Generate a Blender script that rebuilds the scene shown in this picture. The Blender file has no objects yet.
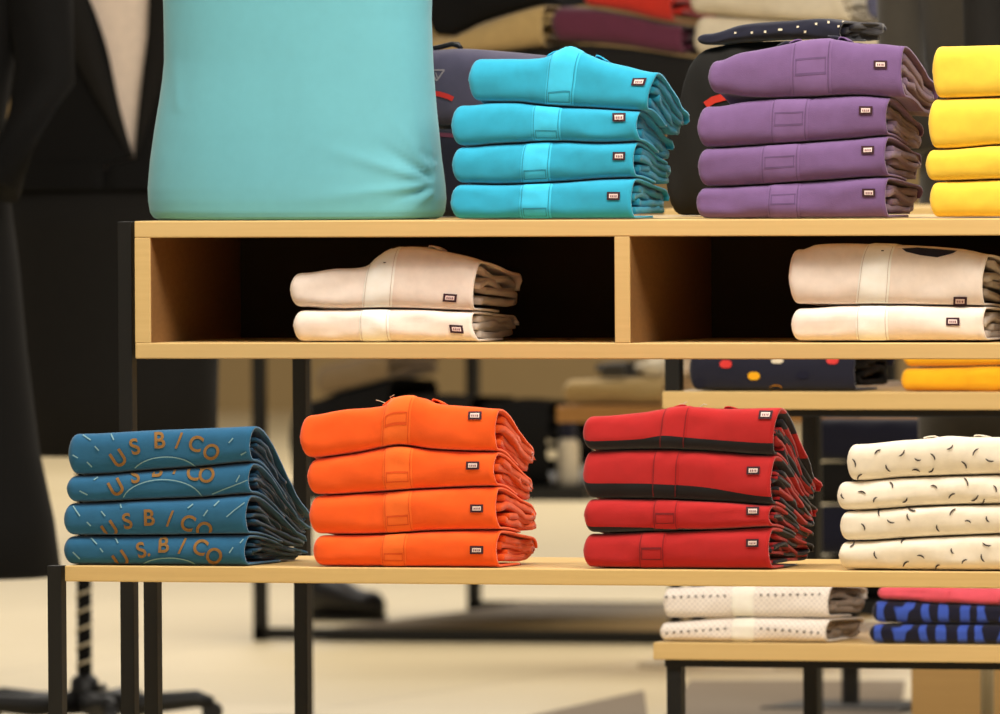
import bpy, bmesh, math, random
from mathutils import Vector, Matrix, noise
random.seed(11)
scene = bpy.context.scene
COL = scene.collection
PI = math.pi

# ------------------------------------------------------------------ camera
F = 11724.0                      # focal length in pixels of a 1000 px wide frame
TH = math.radians(19.0)          # the camera stands to the right and looks left along the shelves
PITCH = math.atan(237.0 / F)     # looking slightly down
ROLL = math.radians(-0.36)
fwd = Vector((-math.sin(TH) * math.cos(PITCH), math.cos(TH) * math.cos(PITCH), -math.sin(PITCH)))
rgt = fwd.cross(Vector((0, 0, 1))).normalized()
upv = rgt.cross(fwd).normalized()
rgt, upv = rgt * math.cos(ROLL) + upv * math.sin(ROLL), upv * math.cos(ROLL) - rgt * math.sin(ROLL)


def ray(px, py):
    return fwd * F + rgt * (px - 500.0) + upv * (357.0 - py)


_r = ray(500, 568)
CAM = Vector((0, 0, 0.52)) - _r * (17.0 / F)


def at(px, py, Y):
    r = ray(px, py)
    return CAM + r * ((Y - CAM.y) / r.y)


def on_floor(px, py, z=0.0):
    r = ray(px, py)
    return CAM + r * ((z - CAM.z) / r.z)


def proj(p):
    d = p - CAM
    w = d.dot(fwd)
    return 500 + F * d.dot(rgt) / w, 357 - F * d.dot(upv) / w


cd = bpy.data.cameras.new('camera')
cam = bpy.data.objects.new('camera', cd)
COL.objects.link(cam)
M = Matrix((rgt, upv, -fwd)).transposed().to_4x4()
M.translation = CAM
cam.matrix_world = M
cd.sensor_width = 36.0
cd.lens = 36.0 * F / 1000.0
cd.clip_end = 200
cd.dof.use_dof = True
cd.dof.focus_distance = 17.25
cd.dof.aperture_fstop = 9.5
scene.camera = cam


# ------------------------------------------------------------------ materials
def lin(c):
    out = []
    for v in c[:3]:
        v /= 255.0
        out.append(v / 12.92 if v <= 0.04045 else ((v + 0.055) / 1.055) ** 2.4)
    return tuple(out) + (1.0,)


def nodes(name):
    m = bpy.data.materials.new(name)
    m.use_nodes = True
    nt = m.node_tree
    return m, nt, nt.nodes['Principled BSDF']


def N(nt, kind, **kw):
    n = nt.nodes.new(kind)
    for k, v in kw.items():
        if k.startswith('i_'):
            n.inputs[k[2:].replace('_', ' ')].default_value = v
        else:
            setattr(n, k, v)
    return n


def mixc(nt, fac, a, b):
    n = nt.nodes.new('ShaderNodeMix')
    n.data_type = 'RGBA'
    for sock, val in ((0, fac), (6, a), (7, b)):
        if hasattr(val, 'links') or hasattr(val, 'node'):
            nt.links.new(val, n.inputs[sock])
        else:
            n.inputs[sock].default_value = val
    return n.outputs[2]


def math_n(nt, op, a, b=None):
    n = nt.nodes.new('ShaderNodeMath')
    n.operation = op
    for i, v in enumerate((a, b)):
        if v is None:
            continue
        if hasattr(v, 'node'):
            nt.links.new(v, n.inputs[i])
        else:
            n.inputs[i].default_value = v
    return n.outputs[0]


def fabric(name, rgb, rough=0.85, sheen=0.25, weave=1500.0, bump=0.25, vary=0.12, pattern=None):
    m, nt, b = nodes(name)
    tc = N(nt, 'ShaderNodeTexCoord')
    c = lin(rgb)
    n1 = N(nt, 'ShaderNodeTexNoise', i_Scale=60.0, i_Detail=4.0)
    nt.links.new(tc.outputs['Object'], n1.inputs['Vector'])
    dark = tuple(v * (1 - vary) for v in c[:3]) + (1,)
    lite = tuple(min(1, v * (1 + vary)) for v in c[:3]) + (1,)
    col = mixc(nt, n1.outputs['Fac'], dark, lite)
    if pattern:
        col = pattern(nt, tc, col)
    nt.links.new(col, b.inputs['Base Color'])
    b.inputs['Roughness'].default_value = rough
    b.inputs['Sheen Weight'].default_value = sheen
    b.inputs['Specular IOR Level'].default_value = 0.2
    n2 = N(nt, 'ShaderNodeTexNoise', i_Scale=weave, i_Detail=1.0)
    nt.links.new(tc.outputs['Object'], n2.inputs['Vector'])
    bp = N(nt, 'ShaderNodeBump', i_Strength=bump, i_Distance=0.0006)
    nt.links.new(n2.outputs['Fac'], bp.inputs['Height'])
    nt.links.new(bp.outputs['Normal'], b.inputs['Normal'])
    return m


def plain(name, rgb, rough=0.6, metal=0.0, spec=0.4):
    m, nt, b = nodes(name)
    tc = N(nt, 'ShaderNodeTexCoord')
    n1 = N(nt, 'ShaderNodeTexNoise', i_Scale=25.0, i_Detail=3.0)
    nt.links.new(tc.outputs['Object'], n1.inputs['Vector'])
    c = lin(rgb)
    nt.links.new(mixc(nt, n1.outputs['Fac'], tuple(v * .93 for v in c[:3]) + (1,), tuple(min(1, v * 1.07) for v in c[:3]) + (1,)),
                 b.inputs['Base Color'])
    b.inputs['Roughness'].default_value = rough
    b.inputs['Metallic'].default_value = metal
    b.inputs['Specular IOR Level'].default_value = spec
    return m


def wood(name, rgb, rgb2, rough=0.5):
    m, nt, b = nodes(name)
    tc = N(nt, 'ShaderNodeTexCoord')
    mp = N(nt, 'ShaderNodeMapping')
    mp.inputs['Scale'].default_value = (1.5, 30, 60)
    nt.links.new(tc.outputs['Object'], mp.inputs['Vector'])
    n1 = N(nt, 'ShaderNodeTexNoise', i_Scale=2.5, i_Detail=6.0, i_Roughness=0.6)
    nt.links.new(mp.outputs['Vector'], n1.inputs['Vector'])
    nt.links.new(mixc(nt, n1.outputs['Fac'], lin(rgb), lin(rgb2)), b.inputs['Base Color'])
    b.inputs['Roughness'].default_value = rough
    b.inputs['Specular IOR Level'].default_value = 0.35
    return m


def pat_band(rgb):
    def f(nt, tc, col):
        a = N(nt, 'ShaderNodeAttribute', attribute_name='band')
        fac = math_n(nt, 'GREATER_THAN', a.outputs['Fac'], 0.0)
        return mixc(nt, fac, col, lin(rgb))
    return f


def pat_check(rgb, sx=0.045, sy=0.056):
    def f(nt, tc, col):
        uv = N(nt, 'ShaderNodeUVMap')
        sp = N(nt, 'ShaderNodeSeparateXYZ')
        nt.links.new(uv.outputs['UV'], sp.inputs[0])
        a = math_n(nt, 'SINE', math_n(nt, 'MULTIPLY', sp.outputs[0], PI / sx))
        c = math_n(nt, 'SINE', math_n(nt, 'MULTIPLY', sp.outputs[1], PI / sy))
        fac = math_n(nt, 'GREATER_THAN', math_n(nt, 'MULTIPLY', a, c), 0.0)
        return mixc(nt, fac, col, lin(rgb))
    return f


def pat_lattice(rgb):
    def f(nt, tc, col):
        uv = N(nt, 'ShaderNodeUVMap')
        sp = N(nt, 'ShaderNodeSeparateXYZ')
        nt.links.new(uv.outputs['UV'], sp.inputs[0])
        k = 2 * PI / 0.0095
        p = sp.outputs[0]
        q = sp.outputs[1]
        a = math_n(nt, 'SINE', math_n(nt, 'MULTIPLY', p, k))
        c = math_n(nt, 'SINE', math_n(nt, 'MULTIPLY', q, k))
        s = math_n(nt, 'MULTIPLY', math_n(nt, 'ADD', math_n(nt, 'MULTIPLY', a, c), 0.1), 0.8)
        n = nt.nodes.new('ShaderNodeClamp')
        nt.links.new(s, n.inputs[0])
        return mixc(nt, n.outputs[0], col, lin(rgb))
    return f


def pat_brush(rgb):
    def f(nt, tc, col):
        uv = N(nt, 'ShaderNodeUVMap')
        mp = N(nt, 'ShaderNodeMapping')
        mp.inputs['Scale'].default_value = (1.0, 0.45, 1)
        nt.links.new(uv.outputs['UV'], mp.inputs['Vector'])
        w = N(nt, 'ShaderNodeTexWave', i_Scale=9.0, i_Distortion=9.0, i_Detail=2.0)
        w.inputs['Detail Scale'].default_value = 2.0
        nt.links.new(mp.outputs['Vector'], w.inputs['Vector'])
        r = N(nt, 'ShaderNodeValToRGB')
        r.color_ramp.elements[0].position = 0.42
        r.color_ramp.elements[1].position = 0.6
        nt.links.new(w.outputs['Fac'], r.inputs['Fac'])
        return mixc(nt, r.outputs['Color'], lin(rgb), col)
    return f


M_ = {}
M_['wood'] = wood('maple_board', (220, 188, 128), (204, 170, 108))
M_['wood_in'] = wood('maple_board_inside', (190, 140, 78), (165, 115, 60))
M_['cubby_shade'] = wood('brown_shade_liner', (140, 102, 60), (116, 80, 44), .6)  # wood tone darkened to carry the shade inside the cubbies
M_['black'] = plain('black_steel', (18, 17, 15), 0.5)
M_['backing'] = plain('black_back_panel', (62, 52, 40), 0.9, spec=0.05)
M_['label'] = plain('label_border', (58, 26, 36), 0.8)
M_['label_in'] = plain('label_field', (238, 214, 206), 0.8)
M_['label_mark'] = plain('label_mark', (128, 84, 92), 0.8)

FAB = dict(cyan=(42, 162, 196), purple=(112, 83, 128), yellow=(246, 204, 66), white=(240, 226, 212),
           ivory=(238, 226, 206), orange=(255, 92, 18), red=(180, 29, 30), blue=(33, 94, 132))
for k, v in FAB.items():
    M_[k] = fabric(k + '_cotton', v, weave=900 if k == 'purple' else 1500, bump=0.5 if k == 'purple' else 0.25)
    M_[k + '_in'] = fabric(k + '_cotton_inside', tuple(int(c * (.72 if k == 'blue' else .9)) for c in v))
    M_[k + '_placket'] = fabric(k + '_placket_cotton', tuple(min(255, int(c * (1.1 if k in ('cyan', 'white') else 1.03)) + (14 if k in ('cyan', 'orange') else 3)) for c in v))
    M_[k + '_stitch'] = fabric(k + '_thread', tuple(int(c * 0.88) for c in v))
M_['purple_in'] = fabric('purple_cotton_reverse', (134, 112, 138))
M_['red_front'] = M_['red']
M_['red_band_front'] = fabric('red_cotton_black_band', FAB['red'], pattern=pat_band((24, 22, 27)))


def pat_both(nt, tc, col):
    a = N(nt, 'ShaderNodeAttribute', attribute_name='rear')
    fac = math_n(nt, 'GREATER_THAN', a.outputs['Fac'], 0.0)
    return mixc(nt, fac, pat_band((24, 22, 27))(nt, tc, col), pat_check((34, 32, 40))(nt, tc, col))


def pat_rear(nt, tc, col):
    a = N(nt, 'ShaderNodeAttribute', attribute_name='rear')
    fac = math_n(nt, 'GREATER_THAN', a.outputs['Fac'], 0.0)
    return mixc(nt, fac, col, pat_check((34, 32, 40))(nt, tc, col))


M_['red_stitch'] = fabric('red_thread', (120, 20, 26))
M_['red_band'] = fabric('red_band_checked_back', FAB['red'], pattern=pat_both)
M_['red'] = fabric('red_checked_back', FAB['red'], pattern=pat_rear)
M_['red_check'] = fabric('red_black_check', (170, 34, 36), pattern=pat_check((34, 32, 40)))
M_['dots'] = fabric('white_cotton_lattice', (246, 234, 222), pattern=pat_lattice((206, 196, 190)))
M_['dots_in'] = fabric('grey_lattice_reverse', (158, 140, 122), pattern=pat_lattice((104, 92, 80)))
M_['brush'] = fabric('blue_black_brush', (58, 86, 182), pattern=pat_brush((18, 18, 40)))
M_['milk'] = fabric('milk_white_cotton', (252, 242, 228))
M_['pink'] = fabric('pink_cotton', (228, 88, 104))
M_['amber'] = fabric('amber_cotton', (252, 178, 22))
M_['navy'] = fabric('navy_cotton', (26, 26, 42))
M_['jacket'] = fabric('slate_navy_shell', (80, 76, 98), rough=.6)
M_['blackcloth'] = fabric('black_cloth', (27, 25, 22), sheen=.03)
M_['jetcloth'] = fabric('jet_wool', (11, 10, 9), sheen=.02)
M_['olive'] = fabric('dark_olive_cloth', (62, 57, 48))
M_['tan'] = fabric('tan_cloth', (178, 150, 98))
M_['maroon'] = fabric('maroon_cloth', (92, 40, 58))
M_['scarlet'] = fabric('scarlet_cloth', (190, 44, 28))
M_['cream'] = fabric('cream_cloth', (214, 200, 172))
M_['greyblue'] = fabric('grey_blue_cloth', (92, 92, 116))
M_['turquoise'] = fabric('turquoise_jersey', (102, 172, 184), weave=2500, bump=.15, vary=.05)
M_['shirtwhite'] = fabric('pale_shirt', (242, 222, 202))
M_['print_orange'] = fabric('orange_print', (136, 98, 48), bump=.1)
M_['print_pale'] = fabric('pale_print', (122, 162, 172), bump=.1)
M_['ink'] = fabric('black_print', (52, 40, 38), bump=.1)
M_['zipred'] = plain('red_zip', (214, 52, 48), .5)
M_['grey'] = plain('grey_print', (150, 140, 146), .6)
M_['ring'] = plain('pale_ring', (196, 182, 150), .5)
M_['skin'] = plain('form_shell', (214, 196, 176), .5)
M_['crate'] = wood('pale_crate', (196, 158, 100), (180, 142, 86), .7)
M_['taupe'] = fabric('taupe_cloth', (132, 112, 84))
M_['shadeboard'] = plain('brown_shade_board', (176, 146, 96), .6)  # floor shade under the far table, put into a colour
M_['leather'] = plain('black_leather', (28, 26, 26), .35)


# ------------------------------------------------------------------ object helpers
def tag(o, label=None, cat=None, group=None, kind=None):
    if label:
        o['label'] = label
    if cat:
        o['category'] = cat
    if group:
        o['group'] = group
    if kind:
        o['kind'] = kind
    return o


def thing(name, label, cat, loc, group=None):
    o = bpy.data.objects.new(name, None)
    o.empty_display_size = 0.05
    COL.objects.link(o)
    o.location = loc
    return tag(o, label, cat, group)


def world_origin(o):
    p = Vector((0, 0, 0))
    while o is not None:
        p += o.location
        o = o.parent
    return p


def mesh_obj(name, verts, faces, mats, parent=None, origin=None, smooth=True, fmat=None, attr=None, uv=None):
    """verts in world coordinates; the object's own origin is its parent's, or `origin` at top level."""
    org = world_origin(parent) if parent is not None else Vector(origin or (0, 0, 0))
    me = bpy.data.meshes.new(name)
    me.from_pydata([tuple(Vector(v) - org) for v in verts], [], faces)
    for m in (mats if isinstance(mats, (list, tuple)) else [mats]):
        me.materials.append(m)
    if fmat:
        for p, i in zip(me.polygons, fmat):
            p.material_index = i
    if smooth:
        for p in me.polygons:
            p.use_smooth = True
    if attr:
        a = me.attributes.new('band', 'FLOAT', 'POINT')
        for i, v in enumerate(attr):
            a.data[i].value = v
    if uv:
        l = me.uv_layers.new(name='UVMap')
        for lp in me.loops:
            l.data[lp.index].uv = uv[lp.vertex_index]
    me.update()
    o = bpy.data.objects.new(name, me)
    COL.objects.link(o)
    if parent is not None:
        o.parent = parent
    else:
        o.location = org
    return o


class MB:
    def __init__(s):
        s.v, s.f = [], []

    def add(s, vs, fs):
        n = len(s.v)
        s.v += [Vector(p) for p in vs]
        s.f += [tuple(i + n for i in f) for f in fs]
        return s

    def box(s, x0, x1, y0, y1, z0, z1):
        return s.add([(x0, y0, z0), (x1, y0, z0), (x1, y1, z0), (x0, y1, z0), (x0, y0, z1), (x1, y0, z1), (x1, y1, z1), (x0, y1, z1)],
                     [(0, 3, 2, 1), (4, 5, 6, 7), (0, 1, 5, 4), (1, 2, 6, 5), (2, 3, 7, 6), (3, 0, 4, 7)])

    def tube(s, pts, r, n=10):
        pts = [Vector(p) for p in pts]
        rs = r if isinstance(r, (list, tuple)) else [r] * len(pts)
        rings = []
        for i, p in enumerate(pts):
            t = (pts[min(i + 1, len(pts) - 1)] - pts[max(i - 1, 0)]).normalized()
            a = Vector((0, 0, 1)) if abs(t.z) < .9 else Vector((1, 0, 0))
            u = t.cross(a).normalized()
            w = t.cross(u)
            rings.append([p + (u * math.cos(2 * PI * k / n) + w * math.sin(2 * PI * k / n)) * rs[i] for k in range(n)])
        return s.loft(rings)

    def loft(s, rings, cap=True):
        n = len(rings[0])
        vs = [p for r in rings for p in r]
        fs = []
        for i in range(len(rings) - 1):
            for k in range(n):
                fs.append((i * n + k, i * n + (k + 1) % n, (i + 1) * n + (k + 1) % n, (i + 1) * n + k))
        if cap:
            fs.append(tuple(reversed(range(n))))
            fs.append(tuple((len(rings) - 1) * n + k for k in range(n)))
        return s.add(vs, fs)

    def obj(s, name, mat, parent=None, origin=None, smooth=False, bevel=0.0, solid=0.0, subd=0):
        o = mesh_obj(name, s.v, s.f, mat, parent, origin, smooth)
        me = o.data
        bm = bmesh.new()
        bm.from_mesh(me)
        bmesh.ops.recalc_face_normals(bm, faces=bm.faces)
        bm.to_mesh(me)
        bm.free()
        if bevel:
            m = o.modifiers.new('bevel', 'BEVEL')
            m.width = bevel
            m.segments = 2
            m.limit_method = 'ANGLE'
        if solid:
            m = o.modifiers.new('solid', 'SOLIDIFY')
            m.thickness = solid
            m.offset = 0
        if subd:
            m = o.modifiers.new('sub', 'SUBSURF')
            m.levels = m.render_levels = subd
        return o


def ellipse(cx, cy, z, rx, ry, n=40, ex=1.0):
    out = []
    for k in range(n):
        a = 2 * PI * k / n
        c, q = math.cos(a), math.sin(a)
        out.append(Vector((cx + rx * math.copysign(abs(c) ** ex, c), cy + ry * math.copysign(abs(q) ** ex, q), z)))
    return out


def sstep(a, b, x):
    t = max(0.0, min(1.0, (x - a) / (b - a)))
    return t * t * (3 - 2 * t)


def lerp(a, b, t):
    return a + (b - a) * t


def interp(pts, x):
    """smooth monotone-ish interpolation through (x, z) points"""
    if x <= pts[0][0]:
        return pts[0][1]
    for i in range(len(pts) - 1):
        x0, z0 = pts[i]
        x1, z1 = pts[i + 1]
        if x <= x1:
            def slope(j):
                if j <= 0 or j >= len(pts) - 1:
                    return 0.0 if len(pts) > 2 else (z1 - z0) / (x1 - x0)
                return (pts[j + 1][1] - pts[j - 1][1]) / (pts[j + 1][0] - pts[j - 1][0])
            h = x1 - x0
            t = (x - x0) / h
            m0, m1 = slope(i) * h, slope(i + 1) * h
            return (2 * t ** 3 - 3 * t * t + 1) * z0 + (t ** 3 - 2 * t * t + t) * m0 + (-2 * t ** 3 + 3 * t * t) * z1 + (t ** 3 - t * t) * m1
    return pts[-1][1]


# ------------------------------------------------------------------ folded garments
V1, V2, V3 = 0.24, 0.66, 0.9


class Fold:
    """A folded shirt: a cloth shell that wraps round the front fold, open at its right end, round at its left."""

    def __init__(s, left, top, bot, Y, depth=0.2, k=0.85, zbase=None, seed=0, amp=0.0012, R=0.018, gap=0.0008, round_l=0.02, under=None):
        s.Y, s.D, s.k, s.seed, s.amp, s.R, s.gap, s.rl = Y, depth, k, seed, amp, R, gap, round_l
        T = [at(x, y, Y) for x, y in top]
        B = [at(x, y, Y) for x, y in bot]
        s.top = [(p.x, p.z) for p in T]
        s.bot = [(p.x, p.z) for p in B]
        mid = (top[0][1] + bot[0][1]) / 2
        s.xL = at(left, mid, Y).x
        s.xRt, s.xRb = T[-1].x, B[-1].x
        s.z0 = min(p.z for p in B) if zbase is None else zbase
        s.W = min(s.xRt, s.xRb) - s.xL
        s.under, s.base = under, zbase

    def prof(s, v):
        D, R = s.D, s.R
        if v < V1:
            return lerp(D * .6, R, v / V1), -1.0
        if v < V2:
            ph = -PI / 2 + PI * (v - V1) / (V2 - V1)
            sn, cs = math.sin(ph), math.cos(ph)
            return R * (1 - max(0, cs) ** 0.75), math.copysign(abs(sn) ** 0.72, sn)
        Rb = R * 1.1
        if v < V3:
            return lerp(R, D - Rb, (v - V2) / (V3 - V2)), 1.0
        a = (v - V3) / (1 - V3) * PI * .62
        return D - Rb + Rb * math.sin(a), 1 - .62 * (1 - math.cos(a))

    def zr_to_v(s, zr):
        z = max(-1.0, min(1.0, zr))
        ph = math.asin(math.copysign(abs(z) ** (1 / 0.72), z))
        v = V1 + (ph + PI / 2) / PI * (V2 - V1)
        if zr > 1:
            v = V2 + (zr - 1) * .03 / (s.D - s.R) * (V3 - V2)
        return v

    def ends(s, x):
        zt, zb = interp(s.top, x), interp(s.bot, x)
        if s.base is not None:
            zb = max(zb, s.base)
        if s.under is not None:
            zt = min(zt, s.under.ends(x)[1])
        return zt, zb

    def xR(s, zr):
        return lerp(s.xRb, s.xRt, (zr + 1) / 2)

    def zz(s, x, y, zr, e=1.0):
        zt, zb = s.ends(x)
        if zr > 0:
            lo = lerp(s.top[0][1], s.top[-1][1], max(0, min(1, (x - s.xL) / s.W)))
            zt = lerp(zt, min(zt, lo), sstep(.07, .15, y))
        zc, h = (zt + zb) / 2, (zt - zb) / 2 - s.gap
        z = zc + h * zr * e
        return s.z0 + (z - s.z0) * (1 - (1 - s.k) * sstep(s.R * .8, s.D * 1.02, y) ** 1.0)

    def pt(s, u, v):
        y, zr = s.prof(v)
        d = u * s.W / s.rl
        e = 1.0 if d >= 1 else max(0.0, 1 - (1 - d) ** 3.2) ** (1 / 3.2)
        x = lerp(s.xL, s.xR(zr), u)
        z = s.zz(x, y, zr, e)
        front = math.exp(-(y / s.R) ** 2 * .4)
        n = noise.noise(Vector((x * 13, zr * .9 + y * 9, s.seed * 3.7))) * 1.0 + noise.noise(Vector((x * 42, zr * 1.7 + y * 20, s.seed * 5.1))) * .4
        yy = y + (1 - e) * s.R * .55 - n * s.amp * 2.2 * front
        z += n * s.amp * .35 * (1 - abs(zr) ** 6) * e
        x -= (1 - e) * s.R * .55 * .34
        back = sstep(s.R, s.D, y)
        x += sstep(.6, 1, u) * (noise.noise(Vector((y * 26, zr * 2, s.seed * 9.1))) * .006 + .003) * back
        x -= sstep(.9, 1, u) * .003 * (1 - abs(zr)) * front
        return Vector((x, s.Y + yy, z))

    def nrm(s, u, v):
        du, dv = 1e-3, 2e-3
        a = s.pt(min(1, u + du), v) - s.pt(max(0, u - du), v)
        b = s.pt(u, min(1, v + dv)) - s.pt(u, max(0, v - dv))
        n = a.cross(b)
        return n.normalized() if n.length > 1e-12 else Vector((0, -1, 0))

    def uv_at(s, px, py):
        y = s.R * .2
        for _ in range(5):
            p = at(px, py, s.Y + y)
            u = max(0.0, min(1.0, (p.x - s.xL) / s.W))
            zt, zb = s.ends(p.x)
            zr = (p.z - (zt + zb) / 2) / max(1e-4, (zt - zb) / 2)
            v = s.zr_to_v(zr)
            y = s.prof(v)[0]
        return u, v, zr

    def drape(s, px, py, off=0.001):
        u, v, zr = s.uv_at(px, py)
        return s.pt(u, v) + s.nrm(u, v) * off

    # ---- meshes
    def shell(s, mat, parent, nu=44, nv=46, name='folded_body', band=None):
        us = [(i / 8) ** 1.6 * (s.rl * 1.3 / s.W) for i in range(8)]
        us += [lerp(s.rl * 1.3 / s.W, 1, i / (nu - 8)) for i in range(nu - 7)]
        nv1 = nv
        vs = [j / nv1 for j in range(nv1 + 1)]
        V, uv, att, rear = [], [], [], []
        s.band = band
        for u in us:
            arc = 0
            last = None
            for v in vs:
                p = s.pt(u, v)
                if last is not None:
                    arc += (p - last).length
                last = p
                V.append(p)
                uv.append((u * s.W, arc))
                if band:
                    y, zr = s.prof(v)
                    zt, zb = s.ends(p.x)
                    zrb = (interp(band, p.x) - (zt + zb) / 2) / max(1e-4, (zt - zb) / 2)
                    att.append((zrb - zr) * .02)
                rear.append(s.prof(v)[0] - s.R * 1.25)
        n = len(vs)
        Fc = [(i * n + j, (i + 1) * n + j, (i + 1) * n + j + 1, i * n + j + 1) for i in range(len(us) - 1) for j in range(n - 1)]
        o = mesh_obj(name, V, Fc, mat, parent, attr=att or None, uv=uv)
        ra = o.data.attributes.new('rear', 'FLOAT', 'POINT')
        for i_, v_ in enumerate(rear):
            ra.data[i_].value = v_
        m = o.modifiers.new('cloth', 'SOLIDIFY')
        m.thickness = 0.0032
        m.offset = -1
        return o

    CURVES = [
        [(.25, -.70), (.55, -.78), (.88, -.68), (1.0, -.42), (.93, -.12), (.65, -.18), (.35, -.36), (.15, -.30)],
        [(.15, .02), (.45, .22), (.75, .06), (.97, .14), (1.0, .45), (.86, .68), (.6, .52), (.2, .66)],
        [(.10, -.12), (.3, .06), (.5, -.08), (.62, .26), (.44, .36), (.16, .30)],
    ]

    BIG = [
        [(.18, -.60), (.5, -.72), (.85, -.62), (1.0, -.36), (.88, -.08), (.6, -.16), (.3, -.26)],
        [(.12, .06), (.4, .30), (.7, .12), (.96, .20), (1.0, .48), (.82, .68), (.5, .60), (.2, .62)],
    ]

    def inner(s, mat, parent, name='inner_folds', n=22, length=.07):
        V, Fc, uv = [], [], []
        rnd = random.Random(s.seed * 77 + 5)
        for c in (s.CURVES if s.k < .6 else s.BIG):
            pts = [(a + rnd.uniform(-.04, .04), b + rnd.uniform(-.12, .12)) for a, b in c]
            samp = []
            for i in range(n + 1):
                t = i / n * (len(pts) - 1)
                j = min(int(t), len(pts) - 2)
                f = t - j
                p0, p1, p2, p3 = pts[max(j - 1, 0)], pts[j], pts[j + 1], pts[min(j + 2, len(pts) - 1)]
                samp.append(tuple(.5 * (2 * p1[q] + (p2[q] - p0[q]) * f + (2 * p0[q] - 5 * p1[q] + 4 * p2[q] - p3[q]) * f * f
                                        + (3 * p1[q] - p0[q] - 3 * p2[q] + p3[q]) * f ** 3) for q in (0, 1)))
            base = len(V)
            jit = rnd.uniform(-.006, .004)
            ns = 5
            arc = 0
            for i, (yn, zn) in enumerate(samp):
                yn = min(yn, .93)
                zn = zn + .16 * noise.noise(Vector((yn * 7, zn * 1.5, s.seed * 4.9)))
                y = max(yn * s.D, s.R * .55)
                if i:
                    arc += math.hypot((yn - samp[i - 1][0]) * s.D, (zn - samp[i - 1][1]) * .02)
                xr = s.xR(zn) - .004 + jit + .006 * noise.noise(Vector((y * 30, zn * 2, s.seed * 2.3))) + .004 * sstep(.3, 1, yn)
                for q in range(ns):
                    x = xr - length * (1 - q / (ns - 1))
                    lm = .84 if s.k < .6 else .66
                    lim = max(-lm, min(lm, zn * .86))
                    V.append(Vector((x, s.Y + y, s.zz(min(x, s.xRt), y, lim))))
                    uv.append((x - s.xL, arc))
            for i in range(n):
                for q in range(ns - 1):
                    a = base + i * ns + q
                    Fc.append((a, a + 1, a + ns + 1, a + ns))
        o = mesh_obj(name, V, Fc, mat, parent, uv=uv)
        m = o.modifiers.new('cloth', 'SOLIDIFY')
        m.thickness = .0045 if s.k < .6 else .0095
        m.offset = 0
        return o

    def strip(s, name, mat, parent, pts2, off=.001, solid=0.0, quadgrid=None):
        """drape a polygon grid given in picture positions on the cloth"""
        rows = quadgrid
        V = [s.drape(px, py, off) for r in rows for px, py in r]
        n = len(rows[0])
        Fc = [(i * n + j, i * n + j + 1, (i + 1) * n + j + 1, (i + 1) * n + j) for i in range(len(rows) - 1) for j in range(n - 1)]
        o = mesh_obj(name, V, Fc, mat, parent)
        return o

    def placket(s, xa, xb, mat, smat, parent, xa2=None, xb2=None, box=True, vend=None, bz=(-.78, -.40)):
        """xa..xb: left and right picture x at the bottom, xa2..xb2 at the top of the fold"""
        xa2 = xa if xa2 is None else xa2
        xb2 = xb if xb2 is None else xb2
        vend = vend or (.80 if s.under is None else s.zr_to_v(.93))
        ua = [s.uv_at(x, s.midpy(x))[0] for x in (xa, xb, xa2, xb2)]
        v0, rows, n = s.zr_to_v(-.96), [], 7

        def uv(f, g):
            return lerp(lerp(ua[0], ua[2], g), lerp(ua[1], ua[3], g), f)
        NV = 26
        V = []
        for j in range(NV + 1):
            v = lerp(v0, vend, j / NV)
            g = max(0, min(1, (v - v0) / (V2 - v0)))
            for i in range(n + 1):
                u = uv(i / n, g)
                rim = .0004 if i in (0, n) or j in (0,) else .0017
                V.append(s.pt(u, v) + s.nrm(u, v) * rim)
        m = n + 1
        Fc = [(j * m + i, j * m + i + 1, (j + 1) * m + i + 1, (j + 1) * m + i) for j in range(NV) for i in range(n)]
        att = None
        if getattr(s, 'band', None):
            att = []
            for j in range(NV + 1):
                v = lerp(v0, vend, j / NV)
                g = max(0, min(1, (v - v0) / (V2 - v0)))
                for i in range(n + 1):
                    p = s.pt(uv(i / n, g), v)
                    zt, zb = s.ends(p.x)
                    att.append(((interp(s.band, p.x) - (zt + zb) / 2) / max(1e-4, (zt - zb) / 2) - s.prof(v)[1]) * .02)
        o = mesh_obj('placket', V, Fc, mat, parent, attr=att)
        # stitched lines
        mb = MB()

        def line(f0, zr0, f1, zr1, seg=10, w=.0011):
            a, b = [], []
            for q in range(seg + 1):
                t = q / seg
                f, zr = lerp(f0, f1, t), lerp(zr0, zr1, t)
                v = s.zr_to_v(zr)
                g = max(0, min(1, (v - v0) / (V2 - v0)))
                horiz = abs(f1 - f0) > abs(zr1 - zr0) * .2
                u = uv(f, g)
                hw = w / 2
                if horiz:
                    dv = hw / .12
                    a.append(s.pt(u, v - dv) + s.nrm(u, v) * .0020)
                    b.append(s.pt(u, v + dv) + s.nrm(u, v) * .0020)
                else:
                    du = hw / s.W
                    a.append(s.pt(u - du, v) + s.nrm(u, v) * .0020)
                    b.append(s.pt(u + du, v) + s.nrm(u, v) * .0020)
            k = len(a)
            mb.add(a + b, [(i, i + 1, k + i + 1, k + i) for i in range(k - 1)])
        line(.07, -.9, .07, .92)
        line(.93, -.9, .93, .92)
        if box:
            line(.12, bz[0], .88, bz[0])
            line(.12, bz[1], .88, bz[1])
            line(.14, bz[0], .14, bz[1], 4)
            line(.86, bz[0], .86, bz[1], 4)
        mb.obj('stitching', smat, o, smooth=True)
        return o

    def midpy(s, px):
        p = at(px, 300, s.Y)
        z = (interp(s.top, p.x) + interp(s.bot, p.x)) / 2
        return proj(Vector((p.x, s.Y, z)))[1]

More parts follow.
